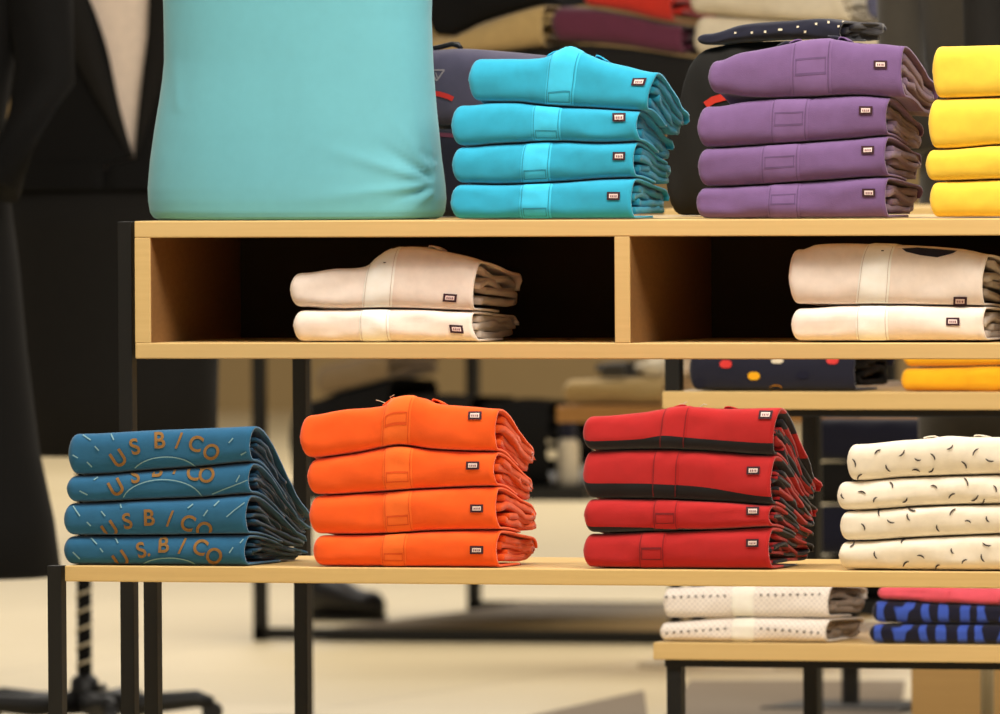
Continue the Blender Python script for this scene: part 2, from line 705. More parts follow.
    def woven_label(s, cx, cy, parent, w=13.5, h=8.2, tilt=0.0):
        def grid(w, h, nx=6, ny=4, dx=0, dy=0):
            rows = []
            for j in range(ny + 1):
                r = []
                for i in range(nx + 1):
                    a, b = (i / nx - .5) * w + dx, (j / ny - .5) * h + dy
                    r.append((cx + a, cy + b + a * tilt))
                rows.append(r)
            return rows
        o = s.strip('woven_label', M_['label'], parent, None, .0016, quadgrid=grid(w, h))
        s.strip('label_field', M_['label_in'], o, None, .0022, quadgrid=grid(w * .66, h * .52))
        mb = MB()
        for dx, ww in ((-2.6, 1.1), (-.7, 1.1), (1.0, .7), (2.7, 1.3)):
            rows = grid(ww, h * .26, 1, 1, dx, .2)
            mb.add([s.drape(a, b, .0026) for r in rows for a, b in r], [(0, 1, 3, 2)])
        mb.obj('label_lettering', M_['label_mark'], o)
        return o

    def ribbon(s, mb, pts, w=1.0, off=.0013, taper=False):
        pts = [Vector((a, b)) for a, b in pts]
        A, B = [], []
        for i, p in enumerate(pts):
            t = (pts[min(i + 1, len(pts) - 1)] - pts[max(i - 1, 0)]).normalized()
            nn = Vector((-t.y, t.x)) * (w / 2)
            if taper and i in (0, len(pts) - 1):
                nn *= .45
            A.append(s.drape(p.x + nn.x, p.y + nn.y, off))
            B.append(s.drape(p.x - nn.x, p.y - nn.y, off))
        k = len(A)
        mb.add(A + B, [(i, i + 1, k + i + 1, k + i) for i in range(k - 1)])

    def collar(s, px, mat, parent, rx=.03, ry=.035, hgt=.012, y0=.07):
        """stand-up collar lying behind the placket of a top shirt"""
        x = at(px, s.midpy(px), s.Y).x
        V, n = [], 30
        mb = MB()
        for j, (dr, dz) in enumerate(((0, -.002), (.001, .45), (.002, .9), (.006, 1.0), (.011, .9), (.016, .45), (.019, .05))):
            for i in range(n + 1):
                a = PI * (-.12 + 1.24 * i / n)
                rr = 1 + dr / rx
                wob = 1 + .25 * noise.noise(Vector((i * .3, s.seed, 2)))
                X = x + rx * rr * math.cos(a)
                Yy = y0 + ry * rr * math.sin(a) - .03
                zt = s.zz(max(s.xL + .01, min(X, s.xRt - .002)), max(Yy, s.R), 1.0)
                V.append(Vector((X, s.Y + Yy, zt + .001 + hgt * dz * wob * (0.75 + .25 * math.sin(a)))))
        m = n + 1
        Fc = [(j * m + i, j * m + i + 1, (j + 1) * m + i + 1, (j + 1) * m + i) for j in range(6) for i in range(n)]
        mb.add(V, Fc)
        return mb.obj('collar', mat, parent, smooth=True, solid=.002)


_seed = [0]
_last = {}


def folded(label, group, left, top, bot, Y, mat, mat_in, name='folded_shirt', cat='shirt', band=None, inner=True, detail=True, **kw):
    _seed[0] += 1
    key = group if group and ('table' in group or 'cubby' in group or 'rack' in group) else None
    f = Fold(left, top, bot, Y, seed=_seed[0], under=kw.pop('under', _last.get(key)), **kw)
    if key:
        _last[key] = f
    bx = (f.xL + f.xRt) / 2
    t = thing(name, label, cat, (bx, f.Y + f.D / 2, min(z for x, z in f.bot)), group)
    nu, nv = (44, 46) if detail else (24, 30)
    if band:
        bw = []
        for x, y in band:
            p = at(x, y, Y)
            bw.append((p.x, p.z))
        band = bw
    f.shell(mat, t, nu, nv, band=band)
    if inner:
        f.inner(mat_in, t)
    f.t = t
    return f


# ------------------------------------------------------------------ glyphs for the printed lettering
_glyph = {}


def glyph(ch):
    if ch not in _glyph:
        cu = bpy.data.curves.new('glyph', 'FONT')
        cu.body = ch
        cu.size = 1.0
        cu.offset = 0.02
        cu.align_x = 'CENTER'
        o = bpy.data.objects.new('glyph', cu)
        COL.objects.link(o)
        dg = bpy.context.evaluated_depsgraph_get()
        me = bpy.data.meshes.new_from_object(o.evaluated_get(dg))
        bm = bmesh.new()
        bm.from_mesh(me)
        for _ in range(2):
            bmesh.ops.subdivide_edges(bm, edges=[e for e in bm.edges if e.calc_length() > .12], cuts=1, use_grid_fill=False)
            bmesh.ops.triangulate(bm, faces=bm.faces)
        bm.verts.index_update()
        vs = [v.co.copy() for v in bm.verts]
        fs = [tuple(v.index for v in f.verts) for f in bm.faces]
        bm.free()
        bpy.data.meshes.remove(me)
        COL.objects.unlink(o)
        bpy.data.objects.remove(o)
        bpy.data.curves.remove(cu)
        ys = [v.y for v in vs]
        h, y0 = max(ys) - min(ys), min(ys)
        if ch == '.':
            h *= 5
            y0 -= h * .35
        _glyph[ch] = ([((v.x) / h, (v.y - y0) / h - .5) for v in vs], fs)
    return _glyph[ch]


def print_text(f, letters, parent, size=16.5, wide=.92):
    mb = MB()
    for ch, cx, cy, rot in letters:
        vs, fs = glyph(ch)
        c, s_ = math.cos(math.radians(rot)), math.sin(math.radians(rot))
        P = []
        keep = []
        for gx, gy in vs:
            a, b = gx * size * wide, gy * size
            px, py = cx + a * c + b * s_, cy - (b * c - a * s_)
            u, v, zr = f.uv_at(px, py)
            keep.append(-.93 < zr < .96)
            P.append(f.pt(u, v) + f.nrm(u, v) * .0011)
        mb.add(P, [q for q in fs if all(keep[i] for i in q)])
    return mb.obj('printed_lettering', M_['print_orange'], parent, smooth=True)


ORD = ['topmost', 'second from top', 'third from top', 'bottom']

# ================================================================== THE FURNITURE
YL = 0.0                                  # front plane of the low table
ZL = 0.52
YU = 0.44                                 # front plane of the tall cubby table behind it
LEG = 0.022


def solve_y(px0, y0, px1):
    """depth at which a post with the X of px0 at depth y0 shows up at px1"""
    x = at(px0, 600, y0).x
    a, b = y0, y0 + 6
    for _ in range(50):
        m = (a + b) / 2
        if at(px1, 600, m).x < x:
            b = m
        else:
            a = m
    return a


def post(t, x, y, z0, z1, name='leg', w=LEG):
    MB().box(x, x + w, y, y + w, z0, z1).obj(name, M_['black'], t, bevel=.0012)


# low table
xl0 = at(64.6, 575, YL).x
xl1 = at(1180, 575, YL).x
lx = at(47.6, 640, YL + .006).x
ry = solve_y(47.6, YL + .006, 143.6)
lt = thing('display_table', 'low wooden table with black legs holding the blue, orange and red folded stacks', 'table', ((xl0 + xl1) / 2, .2, 0))
zt_low = at(500, 568.6, YL).z
zb_low = at(500, 584.6, YL).z
MB().box(xl0, xl1, YL, ry + LEG + .004, zb_low, zt_low).obj('table_top', M_['wood'], lt, bevel=.0018)
for x in (lx, xl1):
    for y in (YL + .006, ry):
        post(lt, x, y, 0, zt_low - .0005)
for y in (YL + .006, ry):
    MB().box(lx + LEG, xl1, y + .003, y + LEG - .003, .03, .045).obj('floor_rail', M_['black'], lt, bevel=.001)

# tall table with cubbies
ux0 = at(134.6, 290, YU).x
ux1 = at(1120, 290, YU).x
ulx = at(117.8, 290, YU + .006).x
ury = solve_y(117.8, YU + .006, 291.6)
zt_up = at(500, 220.0, YU).z
zb_up = at(500, 359.0, YU).z
th = zt_up - at(500, 236.8, YU).z
thb = at(500, 343.0, YU).z - zb_up
UD = ury + LEG - YU
ut = thing('cubby_table', 'tall wooden display table with two open cubbies on black legs', 'table', ((ux0 + ux1) / 2, YU + .4, 0))
MB().box(ux0, ux1, YU, YU + UD, zt_up - th, zt_up).obj('top_board', M_['wood'], ut, bevel=.0018)
MB().box(ux0, ux1, YU, YU + UD, zb_up, zb_up + thb).obj('bottom_board', M_['wood'], ut, bevel=.0018)
sw = at(150, 290, YU).x - ux0
for x in (ux0, ux1 - sw):
    MB().box(x, x + sw, YU + .0004, YU + UD, zb_up + thb, zt_up - th).obj('side_panel', M_['wood'], ut, bevel=.001)
dx0, dx1 = at(614.5, 290, YU).x, at(629.5, 290, YU).x
MB().box(dx0, dx1, YU + .0004, YU + UD, zb_up + thb, zt_up - th).obj('divider', M_['wood'], ut, bevel=.001)
CB = YU + UD * .5
for xx in (ux0 + sw, dx1):  # added dark sheets on the cubby walls, standing in for the shade there
    MB().box(xx, xx + .0012, YU + .004, CB - .0062, zb_up + thb, zt_up - th).obj('shade_liner', M_['cubby_shade'], ut)
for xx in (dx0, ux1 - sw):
    MB().box(xx - .0012, xx, YU + .004, CB - .0062, zb_up + thb, zt_up - th).obj('shade_liner', M_['cubby_shade'], ut)
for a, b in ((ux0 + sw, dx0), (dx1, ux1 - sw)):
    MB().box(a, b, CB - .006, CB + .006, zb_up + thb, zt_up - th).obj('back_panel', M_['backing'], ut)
for x in (ulx, ux1):
    for y in (YU + .006, ury):
        post(ut, x, y, 0, zt_up - .0005)

# the second rack, further back on the right
Y2 = 2.2
rk = thing('display_rack', 'wooden two-shelf rack with black posts standing behind the front tables', 'rack', (at(850, 600, Y2).x, Y2 + .35, 0))
r0 = at(662, 400, Y2).x
r0b = at(653, 650, Y2).x
r1 = at(1160, 400, Y2).x
px0 = at(666.5, 690, Y2 + .02).x
pry = solve_y(666.5, Y2 + .02, 803)
zr2 = at(800, 391.8, Y2).z
zr2b = at(800, 409.5, Y2).z
zr1 = at(800, 643.5, Y2).z
zr1b = at(800, 661, Y2).z
MB().box(r0, r1, Y2, pry + .03, zr2b, zr2).obj('upper_shelf', M_['wood'], rk, bevel=.0018)
MB().box(r0b, r1, Y2, pry + .03, zr1b, zr1).obj('lower_shelf', M_['wood'], rk, bevel=.0018)
for z in (zr2b, zr1b):
    MB().box(px0, r1, Y2 + .012, Y2 + .034, z - .012, z - .0002).obj('front_rail', M_['black'], rk)
xm_ = at(735, 500, Y2 + .27).x
for x in (px0, r1 - .03):
    post(rk, x, Y2 + .02, 0, zr1b, w=.025)
    post(rk, x, Y2 + .02, zr2, zr2 + .28, name='upper_post', w=.025)
    post(rk, x, pry, 0, zr2 + .28, w=.025)
for x in (xm_, r1 - .2):
    post(rk, x, Y2 + .27, zr1, zr2b, name='middle_post', w=.02)
MB().box(px0, r1, Y2 + .02, pry + .02, zr2 + .28, zr2 + .30).obj('top_shelf', M_['wood'], rk, bevel=.0018)


# ================================================================== STACKS ON THE LOW TABLE
def stack(specs, seams, lefts, Y, zb, depth, k, **kw):
    pass


# ---- blue printed T-shirts
YB = YL + .012
blue_top = [
    [(74, 433.5), (150, 430), (220, 427.3), (252, 426)],
    [(76, 475.5), (150, 470.5), (200, 467), (250, 463)],
    [(75, 503), (150, 500), (200, 498), (248, 495)],
    [(74, 536), (150, 536), (246, 535)],
]
blue_bot = [
    [(80, 475), (150, 470), (200, 466.5), (250, 462)],
    [(78, 502.5), (150, 499.5), (200, 497.5), (249, 494)],
    [(74, 535.5), (150, 535.5), (246, 534.5)],
    [(72, 566), (150, 566.4), (245, 566.6)],
]
GB = 'blue printed shirts on the low table'
zs = zt_low + .0006
BLU = []
blue_words = ['topmost blue shirt with arched orange letters, on the blue stack of the low table',
              'second blue printed shirt from top, a complete pale arc on its front',
              'third blue printed shirt from top, orange letters running down to the seam below',
              'bottom blue printed shirt lying directly on the low table']
for i in range(4):
    f = folded(blue_words[i], GB, (68, 66.5, 63.5, 63.5)[i], blue_top[i], blue_bot[i], YB + (0, .001, -.001, .001)[i], M_['blue'], M_['blue_in'],
               depth=.25, k=.34, zbase=zs, R=.02, round_l=.014, amp=.0008)
    BLU.append(f)
print_text(BLU[0], [('U', 118.5, 458.5, -32), ('S', 134.5, 446.5, -16), ('B', 158.5, 440, -3), ('/', 178, 440.5, 6), ('C', 195, 443.5, 16), ('O', 211, 452, 26)], BLU[0].t)
print_text(BLU[1], [('U', 116.5, 487.5, -30), ('S', 134.5, 475, -12), ('B', 156, 468.5, -3), ('/', 176, 466, 6), ('C', 193, 472, 14), ('O', 206, 474.5, 22)], BLU[1].t)
print_text(BLU[2], [('U', 110, 530, -34), ('S', 127, 521, -14), ('B', 148.5, 517.5, -2), ('/', 169.5, 518.5, 5), ('C', 187.5, 523, 18), ('O', 204, 530, 24)], BLU[2].t)
print_text(BLU[3], [('U', 121, 559.5, -34), ('S', 141, 550, -16), ('.', 149, 554, 0), ('B', 163, 544.5, 0), ('/', 182, 546, 8), ('C', 200, 547, 20), ('O', 214, 556, 28)], BLU[3].t)


def arc(cx, cy, rx, ry_, a0, a1, n=18):
    return [(cx + rx * math.cos(math.radians(lerp(a0, a1, i / n))), cy - ry_ * math.sin(math.radians(lerp(a0, a1, i / n)))) for i in range(n + 1)]


arcs = [
    [arc(166, 479, 36, 22, 150, 25)],
    [arc(163, 504, 41, 24.5, 172, 12), [(212, 494), (225, 489), (240, 483.5), (249, 480)]],
    [[(226, 517), (234, 510), (244, 502.5)]],
    [arc(169, 570, 30, 12, 160, 20)],
]
dashes = [
    [(83, 435, 91, 440), (111, 434, 114, 440), (95, 446, 99, 450.5), (73, 455, 78, 458), (87, 462, 92, 467), (228, 443, 232, 438), (241, 455, 247, 452)],
    [(80, 491, 88, 495), (240, 475, 236, 482), (94, 480, 98, 477)],
    [(73, 506, 80, 516), (101, 511, 105, 516), (87, 522, 91, 526), (120, 504, 121, 508), (203, 516, 207, 510), (187, 508, 192, 504), (213, 506, 218, 501)],
    [(91, 538, 97, 544), (100, 548, 103, 552), (73, 552, 80, 559), (115, 538, 118, 543), (229, 553, 233, 547), (240, 543, 243, 539)],
]
for f, A, Dd in zip(BLU, arcs, dashes):
    for a in A:
        mb = MB()
        f.ribbon(mb, a, 1.1)
        mb.obj('printed_arc', M_['print_pale'], f.t, smooth=True)
    mb = MB()
    for x0, y0, x1, y1 in Dd:
        f.ribbon(mb, [(x0, y0), ((x0 + x1) / 2, (y0 + y1) / 2), (x1, y1)], 1.3)
    mb.obj('printed_dashes', M_['print_pale'], f.t, smooth=True)

# ---- orange polos
YO = YL + .014
o_top = [
    [(305, 415), (340, 409.5), (380, 405.5), (391, 398.5), (405, 396), (420, 398), (432, 403), (470, 406.5), (497, 408.5)],
    [(312, 458.5), (330, 456.5), (355, 453), (385, 447), (400, 446), (430, 450), (495, 452)],
    [(318, 495.5), (360, 493.5), (420, 489.5), (496, 487)],
    [(322, 535), (380, 534.5), (430, 531.5), (498, 530.5)],
]
o_bot = [
    [(312, 458), (330, 456), (355, 452.5), (385, 446.5), (400, 445.5), (430, 449.5), (495, 451.5)],
    [(322, 495), (360, 493), (420, 489), (495, 486.5)],
    [(320, 534.5), (380, 534), (430, 531), (498, 530)],
    [(322, 567), (400, 567.6), (497, 568)],
]
GO = 'orange polos on the low table'
ow = ['topmost orange polo, its collar bulging up, in the stack of four on the low table', 'second orange polo from the top of the orange stack',
      'third orange polo from the top, just above the lowest one in the orange stack', 'bottom orange polo resting on the low wooden table']
olab = [(473.5, 415.3), (473, 465.5), (476.5, 508.5), (476.5, 550)]
opl = [(379, 408, 384, 412), (383, 412, 383, 412), (383, 411, 383, 411), (380, 405, 382, 407)]
for i in range(4):
    f = folded(ow[i], GO, (300, 307, 309, 313)[i], o_top[i], o_bot[i], YO + (.0, .001, .001, 0)[i], M_['orange'], M_['orange_in'],
               depth=.165, k=.74, zbase=zs, round_l=.017, amp=.0014)
    p = opl[i]
    f.placket(p[0], p[1], M_['orange_placket'], M_['orange_stitch'], f.t, p[2], p[3], bz=((-.1, .35) if i == 0 else (-.62, -.2)))
    f.woven_label(*olab[i], f.t)
    if i == 0:
        f.collar(408, M_['orange'], f.t, hgt=.006)
        mb = MB()
        for a, b, c in (((385, 403), (380, 401), (376, 400)), ((392, 400), (390, 397), (394, 395))):
            mb.tube([at(*a, YO + .03), at(*b, YO + .03), at(*c, YO + .025)], .0005, 5)
        mb.obj('loose_thread', M_['cream'], f.t)

# ---- red polos with a black band
YR = YL + .012
r_top = [
    [(588, 416), (640, 412), (662, 408.5), (690, 406.5), (720, 408.5), (778, 407.5)],
    [(592, 450.5), (650, 449.5), (700, 451), (773, 455.5)],
    [(595, 498.8), (660, 499.5), (720, 502), (770, 505)],
    [(592, 533.5), (650, 531.8), (720, 530), (770, 527.5)],
]
r_bot = [
    [(592, 450), (650, 449), (700, 450.5), (772, 455)],
    [(595, 498.3), (660, 499), (720, 501.5), (771, 504.5)],
    [(592, 533), (650, 531.3), (720, 529.5), (770, 527)],
    [(590, 568), (680, 568.8), (770, 569.3)],
]
r_band = [
    [(583, 441.5), (640, 439.5), (662, 436), (700, 439), (776, 443.5)],
    [(583, 483.5), (650, 484), (700, 487), (776, 497.5)],
    [(583, 527), (640, 528), (690, 529.5), (776, 534)],
    None,
]
GR = 'red polos on the low table'
rw = ['topmost red polo with a broad black band along its lower edge', 'second red polo from top, its black band widest at the left',
      'third red polo from top, only a thin black edge showing', 'bottom red polo, all red at the front, lying on the low table']
rlab = [(761, 414.8), (752, 470.3), (753, 511), (753, 543)]
rpl = [(657, 684, 661, 686), (650, 675, 653, 680), (652, 677, 653, 678), (637, 664, 640, 666)]
for i in range(4):
    f = folded(rw[i], GR, (583, 583, 584, 583)[i], r_top[i], r_bot[i], YR + (0, .001, .0, .001)[i], M_['red_band'] if r_band[i] else M_['red'], M_['red_check'],
               depth=.2, k=.52, zbase=zs, round_l=.014, band=r_band[i], amp=.0012)
    p = rpl[i]
    f.placket(p[0], p[1], M_['red_band_front'] if r_band[i] else M_['red_front'], M_['red_stitch'], f.t, p[2], p[3], bz=(-.5, .1)) if i > 1 else None
    if i < 2:
        pk = f.placket(p[0], p[1], M_['red_band_front'], M_['red_stitch'], f.t, p[2], p[3], box=False)
        # the placket keeps to the red field above the band
    f.woven_label(*rlab[i], f.t)
    if i == 0:
        f.collar(700, M_['red'], f.t, hgt=.004)
        mb = MB()
        for a, b, c in (((676, 409), (680, 404), (685, 404)), ((682, 408), (684, 403), (687, 402)), ((700, 407), (704, 404), (707, 405))):
            mb.tube([at(*a, YR + .03), at(*b, YR + .03), at(*c, YR + .025)], .0006, 5)
        mb.obj('loose_thread', M_['cream'], f.t)

# ---- white shirts with little dashes
YW = YL + .012
w_top = [
    [(853, 444), (900, 440), (930, 437.8), (945, 435.6), (970, 437), (1062, 436)],
    [(846, 481.5), (900, 478), (1000, 474.7), (1062, 473)],
    [(848, 511), (920, 506.8), (1000, 504.3), (1062, 503)],
    [(850, 541.5), (920, 537.8), (1000, 534.5), (1062, 533)],
]
w_bot = [
    [(858, 481), (900, 477.5), (1000, 474.2), (1062, 472.5)],
    [(850, 510.5), (920, 506.3), (1000, 503.8), (1062, 502.5)],
    [(851, 541), (920, 537.3), (1000, 534), (1062, 532.5)],
    [(850, 569.6), (940, 570.6), (1062, 571.2)],
]
GW = 'white dash-printed shirts on the low table'
ww = ['topmost cream shirt printed with small black dashes, at the right end of the low table', 'second dash-printed cream shirt from top, reaching furthest left of its stack',
      'third dash-printed cream shirt from top', 'bottom dash-printed cream shirt resting on the low table']
known = [
    [(854, 463, 4), (888, 468, 3), (878, 452, 1), (902, 453, 1), (918, 459, 0), (933, 457, 3), (950, 447, 1), (976, 452, 1), (964, 465, 3), (990, 460, 0), (860, 477, 1), (916, 471, 0), (931, 470, 1)],
    [(843, 496, 4), (862, 493, 0), (891, 485, 3), (905, 500, 1), (876, 500, 1), (934, 487, 0), (952, 496, 1), (966, 482, 3), (982, 502, 1), (975, 498, 1), (995, 489, 3)],
    [(863, 527, 3), (891, 521, 0), (909, 517, 4), (912, 509, 0), (938, 528, 4), (953, 512, 1), (968, 522, 0), (988, 519, 4), (880, 512, 2)],
    [(852, 544, 1), (876, 555, 4), (904, 541, 1), (921, 557, 0), (938, 567, 1), (953, 551, 4), (983, 558, 4), (987, 544, 0), (906, 564, 1), (965, 562, 1)],
]
ang = {0: -15, 1: 45, 2: 90, 3: -60, 4: -70}
for i in range(4):
    f = folded(ww[i], GW, (847, 837, 840, 839)[i], w_top[i], w_bot[i], YW + (0, .001, 0, .001)[i], M_['ivory'], M_['ivory_in'], depth=.2, k=.8, zbase=zs, round_l=.012, amp=.0012)
    mb = MB()
    rnd = random.Random(i)
    for cx, cy, kind in known[i] + [(1008 + 14 * q, f.midpy(1010) + rnd.uniform(-9, 9), rnd.choice((0, 1, 3, 4))) for q in range(4)]:
        a = math.radians(-ang[kind] + rnd.uniform(-8, 8))
        L, bend = rnd.uniform(3.0, 4.6), rnd.choice((-1, 1)) * 1.4
        pts = []
        for q in range(5):
            t = q / 4 * 2 - 1
            lx_, ly_ = t * L, bend * (1 - t * t)
            pts.append((cx + lx_ * math.cos(a) - ly_ * math.sin(a), cy + lx_ * math.sin(a) + ly_ * math.cos(a)))
        f.ribbon(mb, pts, 1.5, taper=True)
    mb.obj('printed_dashes', M_['ink'], f.t, smooth=True)
    if i == 0:
        f.collar(950, M_['ivory'], f.t, hgt=.003)

# ================================================================== STACKS ON THE TALL TABLE
zsu = zt_up + .0006
YC = YU + .014
c_top = [
    [(477, 58.5), (500, 58.5), (538, 57.5), (553, 52), (566, 46.5), (578, 51), (600, 60), (622, 65.5), (655, 72)],
    [(462, 105), (490, 102.6), (515, 102.5), (545, 106), (590, 108.3), (638, 110.5)],
    [(464, 146.5), (490, 144.5), (520, 143), (545, 141.5), (600, 143), (635, 141.8)],
    [(464, 184), (500, 184.6), (560, 182), (600, 179), (633, 178)],
]
c_bot = [
    [(484, 101.5), (500, 102), (515, 102), (545, 105.5), (590, 107.8), (646, 110.8)],
    [(470, 146), (490, 144), (520, 142.5), (545, 141), (600, 142.5), (638, 141.3)],
    [(466, 183.5), (500, 184.1), (560, 181.5), (600, 178.5), (634, 177.5)],
    [(462, 219.5), (540, 219.3), (632, 218.9)],
]
GC = 'cyan polos on the tall table'
cw = ['topmost cyan polo, collar peak standing up, in the stack beside the turquoise display shirt', 'second cyan polo from the top of the cyan stack',
      'third cyan polo from the top of the cyan stack', 'bottom cyan polo lying on the tall cubby table']
clab = [(633, 80.5), (619.5, 117.3), (619, 156), (613.5, 196)]
cpl = [(543, 572, 546, 575), (531, 560, 532, 561), (519, 549, 523, 551), (519, 550, 520, 551)]
for i in range(4):
    f = folded(cw[i], GC, (468.5, 451, 452, 450.5)[i], c_top[i], c_bot[i], YC + (.001, 0, .001, 0)[i], M_['cyan'], M_['cyan_in'],
               depth=.16, k=.72, zbase=zsu, round_l=.018, amp=.0014)
    p = cpl[i]
    f.placket(p[0], p[1], M_['cyan_placket'], M_['cyan_stitch'], f.t, p[2], p[3], bz=((-.85, -.5) if i == 0 else (-.8, -.4)))
    f.woven_label(*clab[i], f.t)
    if i == 0:
        f.collar(572, M_['cyan'], f.t, hgt=.005)

p_top = [
    [(716, 60), (735, 53), (760, 48.5), (790, 42.5), (812, 39.5), (832, 39), (855, 42.5), (880, 43.5), (902, 45.5)],
    [(712, 106), (740, 101.5), (770, 98.6), (800, 97.8), (850, 95.5), (888, 95)],
    [(708, 148), (750, 145.7), (800, 142.6), (850, 139), (886, 136)],
    [(706, 187), (760, 184.8), (820, 180.8), (886, 177)],
]
p_bot = [
    [(722, 94), (740, 97), (770, 98.1), (800, 97.3), (850, 95), (903, 98)],
    [(712, 147.5), (750, 145.2), (800, 142.1), (850, 138.5), (886, 135.5)],
    [(710, 186.5), (760, 184.3), (820, 180.3), (886, 176.5)],
    [(706, 218.8), (800, 218.4), (886, 218)],
]
GP = 'purple polos on the tall table'
pw = ['topmost purple polo with the collar showing above the fold', 'second purple polo from the top of the purple stack',
      'third purple polo from the top of the purple stack', 'bottom purple polo lying on the tall cubby table']
plab = [(880.5, 64.5), (865, 110.3), (868, 149.8), (869, 192.5)]
ppl = [(789, 830, 792, 832), (769, 807, 770, 808), (759, 799, 761, 800), (767, 799, 768, 800)]
for i in range(4):
    f = folded(pw[i], GP, (708, 697.5, 698, 696.5)[i], p_top[i], p_bot[i], YC + (0, .001, 0, .001)[i], M_['purple'], M_['purple_in'],
               depth=.172, k=.78, zbase=zsu, round_l=.016, amp=.0014)
    p = ppl[i]
    f.placket(p[0], p[1], M_['purple_placket'], M_['purple_stitch'], f.t, p[2], p[3], bz=(-.2, .35))
    f.woven_label(*plab[i], f.t)
    if i == 0:
        f.collar(815, M_['purple'], f.t, hgt=.006)
        for (xa, ya), (xb, yb) in (((777, 46), (795, 42)), ((828, 36), (846, 42))):
            A, B = at(xa, ya, YC + .06), at(xb, yb, YC + .06)
            MB().tube([A, (A + B) / 2 + Vector((0, 0, .002)), B], [.001, .003, .001], 8).obj('neck_tape', M_['navy'], f.t, smooth=True)

y_top = [
    [(942, 46), (980, 45), (1040, 44), (1130, 44)],
    [(940, 98.8), (1000, 97), (1130, 96)],
    [(938, 149.3), (1000, 145), (1130, 143)],
    [(938, 181.5), (1000, 179.5), (1130, 178)],
]
y_bot = [
    [(944, 98.3), (1000, 96.5), (1130, 95.5)],
    [(942, 148.8), (1000, 144.5), (1130, 142.5)],
    [(940, 181), (1000, 179), (1130, 177.5)],
    [(940, 217.6), (1000, 217.3), (1130, 217)],
]
yw = ['topmost yellow folded shirt in the stack at the right edge on the tall table', 'second yellow folded shirt from the top of the yellow stack',
      'third yellow folded shirt from top, the thinnest of the yellow stack', 'bottom yellow folded shirt lying on the tall cubby table']
for i in range(4):
    f = folded(yw[i], 'yellow shirts on the tall table', (932.5, 928.5, 925.5, 930)[i], y_top[i], y_bot[i], YC + (0, .001, 0, .001)[i], M_['yellow'], M_['yellow_in'],
               depth=.19, k=.85, zbase=zsu, round_l=.012, amp=.001)

# ---- white shirts in the cubbies
zsc = zb_up + thb + .0006
q_top = [
    [(300, 272.5), (330, 268.5), (362, 266), (378, 255), (395, 247.5), (415, 246.5), (440, 251), (462, 256), (478, 261)],
    [(304, 309.8), (330, 309.6), (400, 309), (471, 311.5)],
]
q_bot = [
    [(306, 307.5), (330, 309), (400, 308.5), (472, 311)],
    [(302, 342.6), (380, 342.5), (476, 342.4)],
]
qw = ['upper white folded polo with raised collar in the left cubby', 'lower white folded polo on the floor of the left cubby']
qlab = [(449, 298), (454.5, 329)]
qpl = [(360, 390, 366, 396), (357, 387, 360, 389)]
for i in range(2):
    f = folded(qw[i], 'white polos in the left cubby', (290, 293)[i], q_top[i], q_bot[i], YU + .03, M_['white'], M_['white_in'], depth=.2, k=.82, zbase=zsc, round_l=.017, amp=.0014)
    p = qpl[i]
    f.placket(p[0], p[1], M_['white_placket'], M_['white_stitch'], f.t, p[2], p[3], box=False)
    f.woven_label(*qlab[i], f.t, tilt=.06)
    if i == 0:
        f.collar(405, M_['white'], f.t, hgt=.004)
        mb = MB()
        for q in range(8):
            a = 2 * PI * q / 8
        c = f.drape(382.5, 263.5, .002)
        mb.loft([ellipse(c.x, c.y, c.z - .0005, .002, .002, 10), ellipse(c.x, c.y, c.z + .0008, .002, .002, 10)])
        mb.obj('button', M_['ink'], f.t)
s_top = [
    [(800, 249), (812, 244.5), (840, 243), (880, 244), (920, 245.5), (960, 249), (986, 254)],
    [(800, 308), (840, 305.6), (900, 305.3), (984, 306.5)],
]
s_bot = [
    [(800, 304.5), (840, 305.1), (900, 304.8), (982, 306)],
    [(800, 341.4), (880, 341.2), (985, 341)],
]
swd = ['upper white folded polo in the right cubby with dark neck tape on top', 'lower white folded polo on the floor of the right cubby']
slab = [(960, 301), (952.5, 321.5)]
spl = [(853, 886, 866, 893), (855, 887, 856, 888)]
for i in range(2):
    f = folded(swd[i], 'white polos in the right cubby', (789, 791.5)[i], s_top[i], s_bot[i], YU + .03, M_['white'], M_['white_in'], depth=.2, k=.85, zbase=zsc, round_l=.014, amp=.0014)
    p = spl[i]
    f.placket(p[0], p[1], M_['white_placket'], M_['white_stitch'], f.t, p[2], p[3], box=False)
    f.woven_label(*slab[i], f.t)
    if i == 0:
        A = [(900, 248.5), (915, 247.5), (935, 249), (954, 250.5)]
        B = [(904, 251.5), (918, 255), (935, 257), (950, 253)]
        mb = MB()
        mb.add([f.drape(*a, .0015) for a in A] + [f.drape(*b, .0015) for b in B], [(q, q + 1, 5 + q, 4 + q) for q in range(3)])
        mb.obj('neck_tape', M_['navy'], f.t)
        c = f.drape(881.5, 251, .002)
        MB().loft([ellipse(c.x, c.y, c.z - .0005, .002, .002, 10), ellipse(c.x, c.y, c.z + .001, .002, .002, 10)]).obj('button', M_['ink'], f.t)


